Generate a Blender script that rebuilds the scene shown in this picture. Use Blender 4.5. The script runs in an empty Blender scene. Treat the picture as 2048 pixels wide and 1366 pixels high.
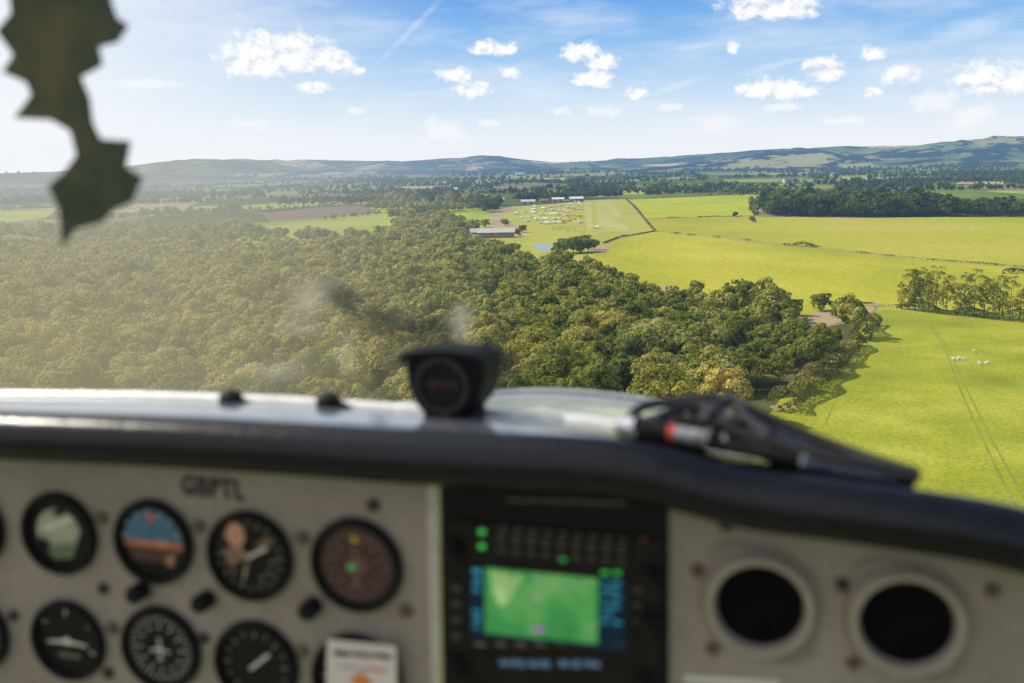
import bpy, bmesh, math, random
import numpy as np
from mathutils import Vector, Matrix, noise as mnoise
random.seed(7); rng = np.random.default_rng(7)
SC = bpy.context.scene; COL = SC.collection
SC.view_settings.view_transform = 'Standard'; SC.view_settings.look = 'None'; SC.view_settings.exposure = 0
R = math.radians
H = 55.0; FPX = 1991.0
# ------------------------------------------------------------------ camera
pitch = math.atan((683-328)/FPX); roll = R(1.2)
F = Vector((0, math.cos(pitch), -math.sin(pitch)))
R0 = Vector((1,0,0)); U0 = Vector((0, math.sin(pitch), math.cos(pitch)))
RX = (R0*math.cos(roll) - U0*math.sin(roll)).normalized()
UX = (U0*math.cos(roll) + R0*math.sin(roll)).normalized()
CAM = Vector((0,0,H))
cam = bpy.data.objects.new('camera', bpy.data.cameras.new('camera')); COL.objects.link(cam)
cam.matrix_world = Matrix.Translation(CAM) @ Matrix((RX, UX, -F)).transposed().to_4x4()
cam.data.sensor_width = 36; cam.data.lens = 35
cam.data.clip_start = 0.01; cam.data.clip_end = 120000
cam.data.dof.use_dof = True; cam.data.dof.focus_distance = 500; cam.data.dof.aperture_fstop = 3.9
SC.camera = cam
def ray(px, py): return F + RX*((px-1024)/FPX) + UX*((683-py)/FPX)
def g(px, py, z=0.0):
    r = ray(px, py); t = (z-H)/r.z
    return Vector((r.x*t, r.y*t, z))
psi = R(15.5); th = R(10.3)
def c2w(a): return RX*a[0] + UX*a[1] + F*a[2]
EZ = c2w((-0.0106, math.cos(th), -math.sin(th))).normalized()
EY = c2w((math.sin(psi), math.cos(psi)*math.sin(th), math.cos(psi)*math.cos(th)))
EY = (EY - EZ*EY.dot(EZ)).normalized(); EX = EY.cross(EZ).normalized()
MBODY = Matrix.Translation(CAM) @ Matrix((EX, EY, EZ)).transposed().to_4x4()
V0 = 0.78
def pp(px, py, off=0.0):
    r = ray(px, py); v = V0-off; t = v/r.dot(EY)
    return Vector((r.dot(EX)*t, v, r.dot(EZ)*t))
def tag(o, label=None, cat=None, group=None, kind=None):
    if label: o['label'] = label
    if cat: o['category'] = cat
    if group: o['group'] = group
    if kind: o['kind'] = kind
    return o
# ------------------------------------------------------------------ materials
def ramp(nt, stops, interp='LINEAR'):
    n = nt.nodes.new('ShaderNodeValToRGB'); cr = n.color_ramp; cr.interpolation = interp
    while len(cr.elements) < len(stops): cr.elements.new(0.5)
    for e, (p, c) in zip(cr.elements, stops):
        e.position = p; e.color = (*c, 1) if len(c) == 3 else c
    return n
HAZE = None
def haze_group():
    # air haze painted as emission mixed into each surface: thicker and warmer towards the sun side (left)
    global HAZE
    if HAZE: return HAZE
    gp = bpy.data.node_groups.new('painted_haze', 'ShaderNodeTree')
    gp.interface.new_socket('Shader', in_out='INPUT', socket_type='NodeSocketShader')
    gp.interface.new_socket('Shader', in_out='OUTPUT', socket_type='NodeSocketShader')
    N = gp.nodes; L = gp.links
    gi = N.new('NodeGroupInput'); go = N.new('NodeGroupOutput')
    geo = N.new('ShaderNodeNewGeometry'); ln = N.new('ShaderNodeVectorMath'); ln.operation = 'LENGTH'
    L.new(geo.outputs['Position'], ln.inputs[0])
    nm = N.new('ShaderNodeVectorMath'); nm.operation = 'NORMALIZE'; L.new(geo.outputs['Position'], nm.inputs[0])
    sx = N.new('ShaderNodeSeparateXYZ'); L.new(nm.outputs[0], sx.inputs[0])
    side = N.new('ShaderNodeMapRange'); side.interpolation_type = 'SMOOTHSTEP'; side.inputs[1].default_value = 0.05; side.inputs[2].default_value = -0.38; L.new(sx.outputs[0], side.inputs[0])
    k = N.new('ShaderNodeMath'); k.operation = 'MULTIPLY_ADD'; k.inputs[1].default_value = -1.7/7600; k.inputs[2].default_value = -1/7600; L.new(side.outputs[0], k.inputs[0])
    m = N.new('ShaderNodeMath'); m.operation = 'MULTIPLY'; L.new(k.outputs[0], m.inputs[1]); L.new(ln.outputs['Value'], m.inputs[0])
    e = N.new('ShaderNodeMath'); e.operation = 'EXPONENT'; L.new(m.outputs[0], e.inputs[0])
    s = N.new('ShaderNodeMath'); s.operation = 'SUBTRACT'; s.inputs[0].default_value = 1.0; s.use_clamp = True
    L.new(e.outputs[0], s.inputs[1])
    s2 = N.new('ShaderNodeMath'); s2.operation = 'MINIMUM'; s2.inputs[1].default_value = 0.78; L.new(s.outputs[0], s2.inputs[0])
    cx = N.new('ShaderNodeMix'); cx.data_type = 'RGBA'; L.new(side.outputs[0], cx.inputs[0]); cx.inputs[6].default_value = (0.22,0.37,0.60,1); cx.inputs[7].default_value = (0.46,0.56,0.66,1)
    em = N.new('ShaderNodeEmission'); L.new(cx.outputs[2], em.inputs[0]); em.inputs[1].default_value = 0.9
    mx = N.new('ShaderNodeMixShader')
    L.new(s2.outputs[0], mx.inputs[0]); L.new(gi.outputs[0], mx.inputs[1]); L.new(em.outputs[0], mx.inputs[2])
    em2 = N.new('ShaderNodeEmission'); em2.inputs[0].default_value = (0.62,0.55,0.38,1); em2.inputs[1].default_value = 1.0  # flat warm glare veil painted over everything on the left as emission
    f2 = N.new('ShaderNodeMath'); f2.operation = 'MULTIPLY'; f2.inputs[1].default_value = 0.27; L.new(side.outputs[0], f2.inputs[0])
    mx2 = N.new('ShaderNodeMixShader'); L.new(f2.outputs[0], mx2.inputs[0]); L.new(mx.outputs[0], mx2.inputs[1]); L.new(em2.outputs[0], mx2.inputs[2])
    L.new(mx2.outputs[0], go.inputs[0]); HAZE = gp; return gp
def new_mat(name):
    m = bpy.data.materials.new(name); m.use_nodes = True
    nt = m.node_tree; b = nt.nodes['Principled BSDF']; out = nt.nodes['Material Output']
    return m, nt, b, out
def add_haze(nt, shader, out):
    h = nt.nodes.new('ShaderNodeGroup'); h.node_tree = haze_group()
    nt.links.new(shader, h.inputs[0]); nt.links.new(h.outputs[0], out.inputs[0])
def noise(nt, vec, scale, detail=3, rough=0.55):
    n = nt.nodes.new('ShaderNodeTexNoise'); n.inputs['Scale'].default_value = scale
    n.inputs['Detail'].default_value = detail; n.inputs['Roughness'].default_value = rough
    if vec is not None: nt.links.new(vec, n.inputs['Vector'])
    return n
def mixc(nt, a, b, fac, mode='MIX'):
    n = nt.nodes.new('ShaderNodeMix'); n.data_type = 'RGBA'; n.blend_type = mode
    for sock, v in ((n.inputs[0], fac), (n.inputs[6], a), (n.inputs[7], b)):
        if hasattr(v, 'is_output'): nt.links.new(v, sock)
        elif isinstance(v, (int, float)): sock.default_value = v
        else: sock.default_value = (*v, 1)
    return n.outputs[2]
def land(name, c1, c2, c3=None, s1=0.02, s2=0.4, stretch=(1,1,1), rotz=0, hz=True, fine=0.35):
    m, nt, b, out = new_mat(name)
    geo = nt.nodes.new('ShaderNodeNewGeometry')
    mp = nt.nodes.new('ShaderNodeMapping'); mp.inputs['Scale'].default_value = stretch; mp.inputs['Rotation'].default_value = (0,0,rotz)
    nt.links.new(geo.outputs['Position'], mp.inputs[0])
    n1 = noise(nt, mp.outputs[0], s1, 4, 0.6)
    c3 = c3 or c2
    rp = ramp(nt, [(0.3, c1), (0.52, c2), (0.72, c3)]); nt.links.new(n1.outputs['Fac'], rp.inputs[0])
    n2 = noise(nt, geo.outputs['Position'], s2, 4, 0.75)
    rp2 = ramp(nt, [(0.3, (1-fine,)*3), (0.7, (1+fine*0.6,)*3)]); nt.links.new(n2.outputs['Fac'], rp2.inputs[0])
    c = mixc(nt, rp.outputs[0], rp2.outputs[0], 1.0, 'MULTIPLY')
    nt.links.new(c, b.inputs['Base Color']); b.inputs['Roughness'].default_value = 0.95
    b.inputs['Specular IOR Level'].default_value = 0.1
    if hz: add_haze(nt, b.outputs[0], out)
    return m
def foliage(name, dark, mid, light, haze_left=0.0, objvar=True, s1=0.07):
    m, nt, b, out = new_mat(name)
    geo = nt.nodes.new('ShaderNodeNewGeometry')
    n1 = noise(nt, geo.outputs['Position'], s1, 1, 0.5)
    n2 = noise(nt, geo.outputs['Position'], 0.9, 1, 0.7)
    ad = nt.nodes.new('ShaderNodeMath'); ad.operation = 'MULTIPLY_ADD'; ad.inputs[1].default_value = 0.4
    nt.links.new(n2.outputs['Fac'], ad.inputs[0]); 
    mu = nt.nodes.new('ShaderNodeMath'); mu.operation = 'MULTIPLY'; mu.inputs[1].default_value = 0.6
    nt.links.new(n1.outputs['Fac'], mu.inputs[0]); nt.links.new(mu.outputs[0], ad.inputs[2])
    rp = ramp(nt, [(0.37, dark), (0.5, mid), (0.63, light)]); nt.links.new(ad.outputs[0], rp.inputs[0])
    col = rp.outputs[0]
    if objvar:
        oi = nt.nodes.new('ShaderNodeObjectInfo')
        rv = ramp(nt, [(0.0, (0.68,0.76,0.70)), (0.5, (1,1,1)), (1.0, (1.32,1.16,1.0))]); nt.links.new(oi.outputs['Random'], rv.inputs[0])
        col = mixc(nt, col, rv.outputs[0], 1.0, 'MULTIPLY')
    if haze_left > 0:
        sx = nt.nodes.new('ShaderNodeSeparateXYZ'); nt.links.new(geo.outputs['Position'], sx.inputs[0])
        mr = nt.nodes.new('ShaderNodeMapRange'); mr.inputs[1].default_value = 15; mr.inputs[2].default_value = -60
        mr.inputs[3].default_value = 0; mr.inputs[4].default_value = haze_left
        nt.links.new(sx.outputs[0], mr.inputs[0])
        col = mixc(nt, col, (0.52, 0.46, 0.20), mr.outputs[0])  # haze and glare on the left painted into the leaf colour
    df = nt.nodes.new('ShaderNodeBsdfDiffuse'); nt.nodes.remove(b)
    nt.links.new(col, df.inputs[0])
    tr = nt.nodes.new('ShaderNodeBsdfTranslucent'); nt.links.new(col, tr.inputs[0])
    mx = nt.nodes.new('ShaderNodeMixShader'); mx.inputs[0].default_value = 0.38
    nt.links.new(df.outputs[0], mx.inputs[1]); nt.links.new(tr.outputs[0], mx.inputs[2])
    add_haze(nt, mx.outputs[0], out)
    return m
def plain(name, col, rough=0.6, metal=0.0, spec=0.5, var=0.15, scale=40, hz=False, emit=None, bump=0.0, coat=0.0):
    m, nt, b, out = new_mat(name)
    tc = nt.nodes.new('ShaderNodeTexCoord'); n = noise(nt, tc.outputs['Object'], scale, 4, 0.6)
    rp = ramp(nt, [(0.3, tuple(c*(1-var) for c in col)), (0.7, tuple(min(1, c*(1+var)) for c in col))])
    nt.links.new(n.outputs['Fac'], rp.inputs[0]); nt.links.new(rp.outputs[0], b.inputs['Base Color'])
    b.inputs['Roughness'].default_value = rough; b.inputs['Metallic'].default_value = metal
    b.inputs['Specular IOR Level'].default_value = spec; b.inputs['Coat Weight'].default_value = coat
    if emit:
        nt.links.new(rp.outputs[0], b.inputs['Emission Color']); b.inputs['Emission Strength'].default_value = emit
    if bump:
        bp = nt.nodes.new('ShaderNodeBump'); bp.inputs['Strength'].default_value = bump; bp.inputs['Distance'].default_value = 0.002
        nt.links.new(n.outputs['Fac'], bp.inputs['Height']); nt.links.new(bp.outputs[0], b.inputs['Normal'])
    if hz: add_haze(nt, b.outputs[0], out)
    return m
# ------------------------------------------------------------------ mesh builder
class MB:
    def __init__(s): s.v = []; s.f = []
    def add(s, vs, fs):
        o = len(s.v); s.v += [Vector(v) for v in vs]; s.f += [tuple(i+o for i in f) for f in fs]; return s
    def box(s, c, d, rot=None):
        c = Vector(c); vs = []
        for x in (-1,1):
            for y in (-1,1):
                for z in (-1,1):
                    p = Vector((x*d[0]/2, y*d[1]/2, z*d[2]/2))
                    if rot is not None: p = rot @ p
                    vs.append(c+p)
        return s.add(vs, [(0,1,3,2),(4,6,7,5),(0,4,5,1),(2,3,7,6),(0,2,6,4),(1,5,7,3)])
    def prism(s, pts, y0, y1, bev=0.0):
        n = len(pts)
        vs = [(p[0], y0, p[1]) for p in pts] + [(p[0], y1, p[1]) for p in pts]
        fs = [tuple(range(n)), tuple(range(2*n-1, n-1, -1))] + [(i, (i+1)%n, n+(i+1)%n, n+i) for i in range(n)]
        return s.add(vs, fs)
    def rev(s, c, prof, n=32, axis='y'):
        c = Vector(c); vs = []; fs = []
        for (r, t) in prof:
            for k in range(n):
                a = 2*math.pi*k/n
                if axis == 'y': vs.append(c + Vector((r*math.cos(a), t, r*math.sin(a))))
                elif axis == 'z': vs.append(c + Vector((r*math.cos(a), r*math.sin(a), t)))
                else: vs.append(c + Vector((t, r*math.cos(a), r*math.sin(a))))
        for j in range(len(prof)-1):
            for k in range(n):
                fs.append((j*n+k, j*n+(k+1)%n, (j+1)*n+(k+1)%n, (j+1)*n+k))
        if prof[0][0] > 1e-6: fs.append(tuple(range(n)))
        if prof[-1][0] > 1e-6: fs.append(tuple(range(len(prof)*n-1, (len(prof)-1)*n-1, -1)))
        return s.add(vs, fs)
    def annulus(s, c, prof, n=40):
        c = Vector(c); vs = []; fs = []; m = len(prof)
        for (r, t) in prof:
            for k in range(n):
                a = 2*math.pi*k/n; vs.append(c + Vector((r*math.cos(a), t, r*math.sin(a))))
        for j in range(m):
            for k in range(n):
                fs.append((j*n+k, j*n+(k+1)%n, ((j+1)%m)*n+(k+1)%n, ((j+1)%m)*n+k))
        return s.add(vs, fs)
    def tube(s, path, rad, n=10, caps=True):
        path = [Vector(p) for p in path]; m = len(path)
        rads = rad if isinstance(rad, (list, tuple)) else [rad]*m
        vs = []; fs = []
        for i, p in enumerate(path):
            d = (path[min(i+1, m-1)] - path[max(i-1, 0)]).normalized()
            a = Vector((0,0,1)) if abs(d.z) < 0.9 else Vector((1,0,0))
            x = d.cross(a).normalized(); y = x.cross(d).normalized()
            for k in range(n):
                t = 2*math.pi*k/n; vs.append(p + (x*math.cos(t) + y*math.sin(t))*rads[i])
        for i in range(m-1):
            for k in range(n): fs.append((i*n+k, i*n+(k+1)%n, (i+1)*n+(k+1)%n, (i+1)*n+k))
        if caps: fs += [tuple(range(n-1, -1, -1)), tuple(range((m-1)*n, m*n))]
        return s.add(vs, fs)
    def loft(s, rows):
        n = len(rows[0]); vs = [p for r in rows for p in r]
        return s.add(vs, [(j*n+i, j*n+i+1, (j+1)*n+i+1, (j+1)*n+i) for j in range(len(rows)-1) for i in range(n-1)])
    def build(s, name, mat, parent=None, base=(0,0,0), frame=None, smooth=False, fixn=True):
        base = Vector(base); me = bpy.data.meshes.new(name)
        me.from_pydata([tuple(v-base) for v in s.v], [], s.f)
        if fixn:
            bm = bmesh.new(); bm.from_mesh(me); bmesh.ops.recalc_face_normals(bm, faces=bm.faces); bm.to_mesh(me); bm.free()
        me.materials.append(mat)
        if smooth:
            me.polygons.foreach_set('use_smooth', [True]*len(me.polygons))
            try: me.set_sharp_from_angle(angle=R(40))
            except Exception: pass
        o = bpy.data.objects.new(name, me); COL.objects.link(o)
        if parent: o.parent = parent
        elif frame is not None: o.matrix_world = frame @ Matrix.Translation(base)
        else: o.location = base
        return o
def empty(name, loc, rz=0.0, frame=None):
    o = bpy.data.objects.new(name, None); COL.objects.link(o); o.empty_display_size = 0.1
    if frame is not None: o.matrix_world = frame @ Matrix.Translation(Vector(loc))
    else: o.location = loc; o.rotation_euler = (0,0,rz)
    return o
def np_mesh(name, V, mat, parent=None, quads=True):
    n = len(V)//4; me = bpy.data.meshes.new(name)
    me.vertices.add(len(V)); me.vertices.foreach_set('co', V.astype(np.float32).ravel())
    me.loops.add(n*4); me.loops.foreach_set('vertex_index', np.arange(n*4, dtype=np.int32))
    me.polygons.add(n); me.polygons.foreach_set('loop_start', np.arange(0, n*4, 4, dtype=np.int32))
    me.update(calc_edges=True); me.materials.append(mat)
    o = bpy.data.objects.new(name, me); COL.objects.link(o)
    if parent: o.parent = parent
    return o
def smoothpath(pts, k=6):
    pts = [Vector(p) for p in pts]; out = []
    for i in range(len(pts)-1):
        p0 = pts[max(i-1,0)]; p1 = pts[i]; p2 = pts[i+1]; p3 = pts[min(i+2, len(pts)-1)]
        for j in range(k):
            t = j/k
            out.append(0.5*((2*p1) + (p2-p0)*t + (2*p0-5*p1+4*p2-p3)*t*t + (3*p1-p0-3*p2+p3)*t**3))
    out.append(pts[-1]); return out
# ------------------------------------------------------------------ WORLD
sun_to = Vector((-0.80, 0.27, 0.80)).normalized()
W = bpy.data.worlds.new('World'); SC.world = W; W.use_nodes = True
wt = W.node_tree; WN = wt.nodes; WL = wt.links
bg = WN['Background']; 
sky = WN.new('ShaderNodeTexSky'); sky.sky_type = 'NISHITA'; sky.sun_disc = False
sky.sun_elevation = math.asin(sun_to.z); sky.sun_rotation = math.atan2(sun_to.x, sun_to.y) % (2*math.pi)
sky.air_density = 1.0; sky.dust_density = 0.6
def wm(op, a, b=None, c=None, clamp=False):
    n = WN.new('ShaderNodeMath'); n.operation = op; n.use_clamp = clamp
    for i, v in enumerate((a, b, c)):
        if v is None: continue
        if hasattr(v, 'is_output'): WL.new(v, n.inputs[i])
        else: n.inputs[i].default_value = v
    return n.outputs[0]
def wv(op, a, b=None):
    n = WN.new('ShaderNodeVectorMath'); n.operation = op
    for i, v in enumerate((a, b)):
        if v is None: continue
        if hasattr(v, 'is_output'): WL.new(v, n.inputs[i])
        else: n.inputs[i].default_value = v
    return n.outputs['Value'] if op == 'LENGTH' else n.outputs[0]
tcw = WN.new('ShaderNodeTexCoord'); sp = WN.new('ShaderNodeSeparateXYZ'); WL.new(tcw.outputs['Generated'], sp.inputs[0])
az = wm('ARCTAN2', sp.outputs[0], sp.outputs[1])
cmb = WN.new('ShaderNodeCombineXYZ'); WL.new(az, cmb.inputs[0]); WL.new(sp.outputs[2], cmb.inputs[1]); P = cmb.outputs[0]
def dirp(px, py):
    r = ray(px, py).normalized(); return math.atan2(r.x, r.y), r.z
nish = mixc(wt, sky.outputs[0], (0.085, 0.10, 0.12), 1.0, 'MULTIPLY')
zr = ramp(wt, [(0.0, (0.88,0.90,0.92)), (0.028, (0.82,0.88,0.94)), (0.065, (0.58,0.75,0.93)), (0.115, (0.29,0.54,0.88)), (0.165, (0.11,0.35,0.81)), (0.30, (0.07,0.22,0.56))])
WL.new(sp.outputs[2], zr.inputs[0])
mr = WN.new('ShaderNodeMapRange'); mr.inputs[1].default_value = 0.2; mr.inputs[2].default_value = 0.38; WL.new(sp.outputs[2], mr.inputs[0])
skyc = mixc(wt, zr.outputs[0], nish, mr.outputs[0])
mrs = WN.new('ShaderNodeMapRange'); mrs.interpolation_type = 'SMOOTHSTEP'; mrs.inputs[1].default_value = 0.0; mrs.inputs[2].default_value = -0.54
mrs.inputs[3].default_value = 0.0; mrs.inputs[4].default_value = 0.98; WL.new(az, mrs.inputs[0])
skyc = mixc(wt, skyc, (0.93,0.95,0.97), mrs.outputs[0])
stv = wv('MULTIPLY', P, (1.0, 4.2, 1.0)); stn = noise(wt, stv, 5.0, 4, 0.6); 
cr = ramp(wt, [(0.44, (0,0,0)), (0.75, (0.7,0.7,0.7))]); WL.new(stn.outputs['Fac'], cr.inputs[0])
skyc = mixc(wt, skyc, (0.85,0.90,0.96), cr.outputs[0])
Ps = wv('MULTIPLY', P, (1.0,1.25,1.0))
n1 = noise(wt, Ps, 58, 5, 0.60); n1o = n1.outputs['Fac']
P2 = wv('ADD', Ps, (-0.0035, 0.007, 0.0)); n2 = noise(wt, P2, 58, 2, 0.6)
def field(lst, flat=False):
    acc = None
    for (cx, cy, w, h, *ang) in lst:
        a, e = dirp(cx, cy); q = wv('SUBTRACT', P, (a, e, 0))
        if ang:
            vr = WN.new('ShaderNodeVectorRotate'); vr.rotation_type = 'Z_AXIS'; vr.inputs['Angle'].default_value = -R(ang[0]); WL.new(q, vr.inputs[0]); q = vr.outputs[0]
        q = wv('MULTIPLY', q, (FPX/w, FPX/h, 0))
        if flat and h > 20: q = wv('MAXIMUM', q, wv('MULTIPLY', q, (1, -2.2, 0)))
        l = wv('LENGTH', q); acc = l if acc is None else wm('MINIMUM', acc, l)
    return acc
big = [(525,124,92,68),(600,124,96,62),(665,128,50,34),(985,101,52,26),(1165,112,44,34),(1205,130,44,24),(1188,156,48,20),(908,156,40,24),
       (945,180,42,20),(1020,146,24,12),(1520,24,74,34),(1590,22,52,38),(1515,184,52,30),(1570,186,60,34),(1652,148,48,34),
       (1745,112,30,21),(1800,160,42,28),(1960,167,60,46),(2020,168,60,40),(1275,186,26,15),(1463,95,16,13),(625,175,44,13),(720,142,14,8),(1745,187,18,11)]
faint = [(300,168,70,14),(1430,246,58,22),(885,262,58,30),(710,222,28,8),(1210,222,52,16),(1115,222,34,11),(500,248,44,14),(1940,232,54,28),(1865,203,50,26),(1560,215,60,10),(980,246,34,9),(1340,214,30,9),(1690,240,50,10)]
streaks = [(1360,170,75,9,16),(1930,62,170,26,14),(860,185,130,7,4),(1560,128,80,10,12),(820,62,100,9,42),(1400,92,90,10,6)]
fb = wm('ADD', wm('SUBTRACT', 1.0, field(big, True)), wm('MULTIPLY', wm('SUBTRACT', n1o, 0.5), 2.1))
def sstep(x, a, b):
    n = WN.new('ShaderNodeMapRange'); n.interpolation_type = 'SMOOTHSTEP'; n.inputs[1].default_value = a; n.inputs[2].default_value = b; WL.new(x, n.inputs[0]); return n.outputs[0]
ff = wm('ADD', wm('SUBTRACT', 1.0, field(faint)), wm('MULTIPLY', wm('SUBTRACT', n1o, 0.5), 2.2))
sn = noise(wt, wv('MULTIPLY', P, (1.0,3.0,1.0)), 22, 4, 0.6)
fs_ = wm('ADD', wm('SUBTRACT', 1.0, field(streaks)), wm('MULTIPLY', wm('SUBTRACT', sn.outputs['Fac'], 0.5), 1.8))
skyc = mixc(wt, skyc, (0.86,0.91,0.97), wm('MULTIPLY', sstep(fs_, 0.0, 1.2), 0.42))
skyc = mixc(wt, skyc, (0.95,0.96,0.98), wm('MULTIPLY', sstep(ff, 0.0, 0.8), 0.75))
sh = wm('MULTIPLY_ADD', wm('SUBTRACT', n1o, n2.outputs['Fac']), 3.0, 0.66, clamp=True)
cc = ramp(wt, [(0.0, (0.66,0.74,0.86)), (0.5, (0.93,0.95,0.98)), (1.0, (1.06,1.05,1.03))]); WL.new(sh, cc.inputs[0])
skyc = mixc(wt, skyc, cc.outputs[0], wm('MULTIPLY', sstep(fb, -0.05, 0.6), 0.98))
WL.new(skyc, bg.inputs[0]); bg.inputs[1].default_value = 1.0
try: W.cycles.sampling_method = 'MANUAL'; W.cycles.sample_map_resolution = 256
except Exception: pass
sl = bpy.data.lights.new('sun', 'SUN'); sl.energy = 4.8; sl.angle = R(0.5); sl.color = (1.0, 0.93, 0.80)
so = bpy.data.objects.new('sun', sl); COL.objects.link(so); so.rotation_euler = (-sun_to).to_track_quat('-Z', 'Y').to_euler(); so.location = (0,0,200)
# ------------------------------------------------------------------ GROUND
def sheet(name, pts, z, mat, kind='structure'):
    me = bpy.data.meshes.new(name); bm = bmesh.new()
    vs = [bm.verts.new((p[0], p[1], z)) for p in pts]; f = bm.faces.new(vs)
    bm.normal_update()
    if f.normal.z < 0: bmesh.ops.reverse_faces(bm, faces=[f])
    bmesh.ops.triangulate(bm, faces=bm.faces[:]); bm.to_mesh(me); bm.free()
    me.materials.append(mat); o = bpy.data.objects.new(name, me); COL.objects.link(o); o['kind'] = kind; return o
def pxsheet(name, pts, z, mat): return sheet(name, [g(x, y) for x, y in pts], z, mat)
m, nt, b, out = new_mat('countryside')
geo = nt.nodes.new('ShaderNodeNewGeometry'); mp = nt.nodes.new('ShaderNodeMapping'); mp.inputs['Scale'].default_value = (0.0038, 0.0020, 0.003); mp.inputs['Rotation'].default_value = (0,0,0.25)
nt.links.new(geo.outputs['Position'], mp.inputs[0])
vo = nt.nodes.new('ShaderNodeTexVoronoi'); vo.inputs['Scale'].default_value = 1.0; nt.links.new(mp.outputs[0], vo.inputs['Vector'])
sc = nt.nodes.new('ShaderNodeSeparateColor'); nt.links.new(vo.outputs['Color'], sc.inputs[0])
rp = ramp(nt, [(0.0,(0.10,0.13,0.035)),(0.18,(0.16,0.20,0.04)),(0.34,(0.26,0.22,0.12)),(0.46,(0.26,0.32,0.05)),(0.66,(0.11,0.14,0.04)),(0.77,(0.38,0.31,0.17)),(0.87,(0.31,0.38,0.05))], 'CONSTANT')
nt.links.new(sc.outputs[0], rp.inputs[0])
nn = noise(nt, geo.outputs['Position'], 0.012, 4, 0.65); rr = ramp(nt, [(0.3,(0.6,0.6,0.6)),(0.7,(1.2,1.2,1.2))]); nt.links.new(nn.outputs['Fac'], rr.inputs[0])
nt.links.new(mixc(nt, rp.outputs[0], rr.outputs[0], 1.0, 'MULTIPLY'), b.inputs['Base Color']); b.inputs['Roughness'].default_value = 1; b.inputs['Specular IOR Level'].default_value = 0
add_haze(nt, b.outputs[0], out); M_country = m
gm = bpy.data.meshes.new('ground'); S = 60000
gm.from_pydata([(-S,-2000,0),(S,-2000,0),(S,S,0),(-S,S,0)], [], [(0,1,2,3)]); gm.materials.append(M_country)
go_ = bpy.data.objects.new('ground', gm); COL.objects.link(go_); go_['kind'] = 'structure'
M_g1 = land('pasture_near', (0.20,0.235,0.020), (0.30,0.325,0.028), (0.42,0.41,0.06), 0.035, 1.0, fine=0.38)
M_g2 = land('pasture_middle', (0.28,0.29,0.022), (0.38,0.37,0.028), (0.47,0.42,0.06), 0.012, 0.3, stretch=(1,0.45,1), fine=0.28)
M_g3 = land('pasture_upper', (0.28,0.29,0.024), (0.37,0.36,0.032), (0.43,0.38,0.08), 0.008, 0.2, stretch=(0.6,0.5,1), fine=0.25)
M_g4 = land('pasture_bright', (0.29,0.34,0.02), (0.35,0.39,0.02), (0.40,0.40,0.03), 0.01, 0.2, fine=0.12)
M_run = land('mown_grass', (0.31,0.32,0.08), (0.38,0.37,0.11), (0.42,0.39,0.15), 0.02, 0.3, stretch=(3,0.3,1), fine=0.15)
M_air = land('airfield_grass', (0.28,0.30,0.04), (0.36,0.36,0.06), (0.40,0.36,0.10), 0.02, 0.3, fine=0.2)
M_pale = land('pale_field', (0.26,0.29,0.05), (0.33,0.34,0.07), (0.37,0.35,0.10), 0.01, 0.2, fine=0.15)
M_brown = land('ploughed_soil', (0.15,0.10,0.065), (0.20,0.14,0.095), (0.24,0.18,0.12), 0.02, 0.3, stretch=(0.5,3,1), fine=0.15)
M_tan = land('stubble', (0.34,0.28,0.15), (0.42,0.34,0.19), None, 0.02, 0.3, fine=0.15)
M_floor = land('leaf_litter', (0.06,0.07,0.02), (0.11,0.12,0.035), (0.16,0.15,0.06), 0.05, 0.5)
M_sand = land('dry_earth', (0.27,0.20,0.11), (0.42,0.31,0.18), (0.22,0.21,0.08), 0.1, 0.8)
M_track = land('worn_grass', (0.19,0.22,0.03), (0.24,0.27,0.04), None, 0.05, 0.6)
M_far = land('far_green', (0.20,0.26,0.04), (0.26,0.32,0.05), None, 0.01, 0.2)
pxsheet('near_field', [(1440,960),(1560,800),(1650,735),(1760,612),(1800,608),(2048,645),(2300,672),(3200,760),(3600,1300),(1500,1300)], 0.05, M_g1)
pxsheet('middle_field', [(1180,505),(1205,486),(1310,463),(1440,474),(1560,490),(1700,503),(1850,518),(2048,533),(2600,575),(3000,640),(2300,672),(2048,645),(1800,610),(1700,612),(1560,645),(1240,585)], 0.05, M_g2)
pxsheet('upper_field', [(1310,462),(1290,438),(1480,433),(1700,436),(2048,432),(2700,440),(3000,520),(2600,574),(2048,532),(1850,517),(1700,502),(1560,489),(1440,473)], 0.05, M_g3)
pxsheet('bright_field', [(1262,399),(1400,393),(1500,388),(1560,392),(1500,412),(1508,430),(1480,432),(1292,437)], 0.05, M_g4)
pxsheet('airfield_apron', [(1005,432),(1040,415),(1165,402),(1172,465),(1120,471),(1060,470)], 0.05, M_air)
pxsheet('grass_runway', [(1165,401),(1252,398),(1308,462),(1205,484),(1172,466)], 0.05, M_air)
pxsheet('runway_strip', [(1192,400),(1222,399),(1262,462),(1196,466)], 0.10, M_run)
pxsheet('runway_edge', [(1168,402),(1182,401),(1186,462),(1174,463)], 0.10, M_run)
pxsheet('scrub_margin', [(930,478),(1050,472),(1172,466),(1205,485),(1215,497),(1150,545),(1060,540),(960,505)], 0.04, M_air)
pxsheet('scrub_margin', [(1172,492),(1225,489),(1215,503),(1180,508)], 0.11, M_sand)
pxsheet('woodland_floor', [(-900,480),(0,490),(300,505),(530,510),(740,492),(790,448),(860,424),(905,428),(925,480),(985,512),(1060,545),(1130,562),(1250,580),(1400,608),(1560,645),(1640,658),(1760,630),(1700,700),(1620,780),(1560,825),(1440,960),(-900,960)], 0.03, M_floor)
pxsheet('sandy_clearing', [(1245,570),(1340,572),(1460,600),(1440,630),(1340,616),(1255,600)], 0.07, M_sand)
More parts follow.
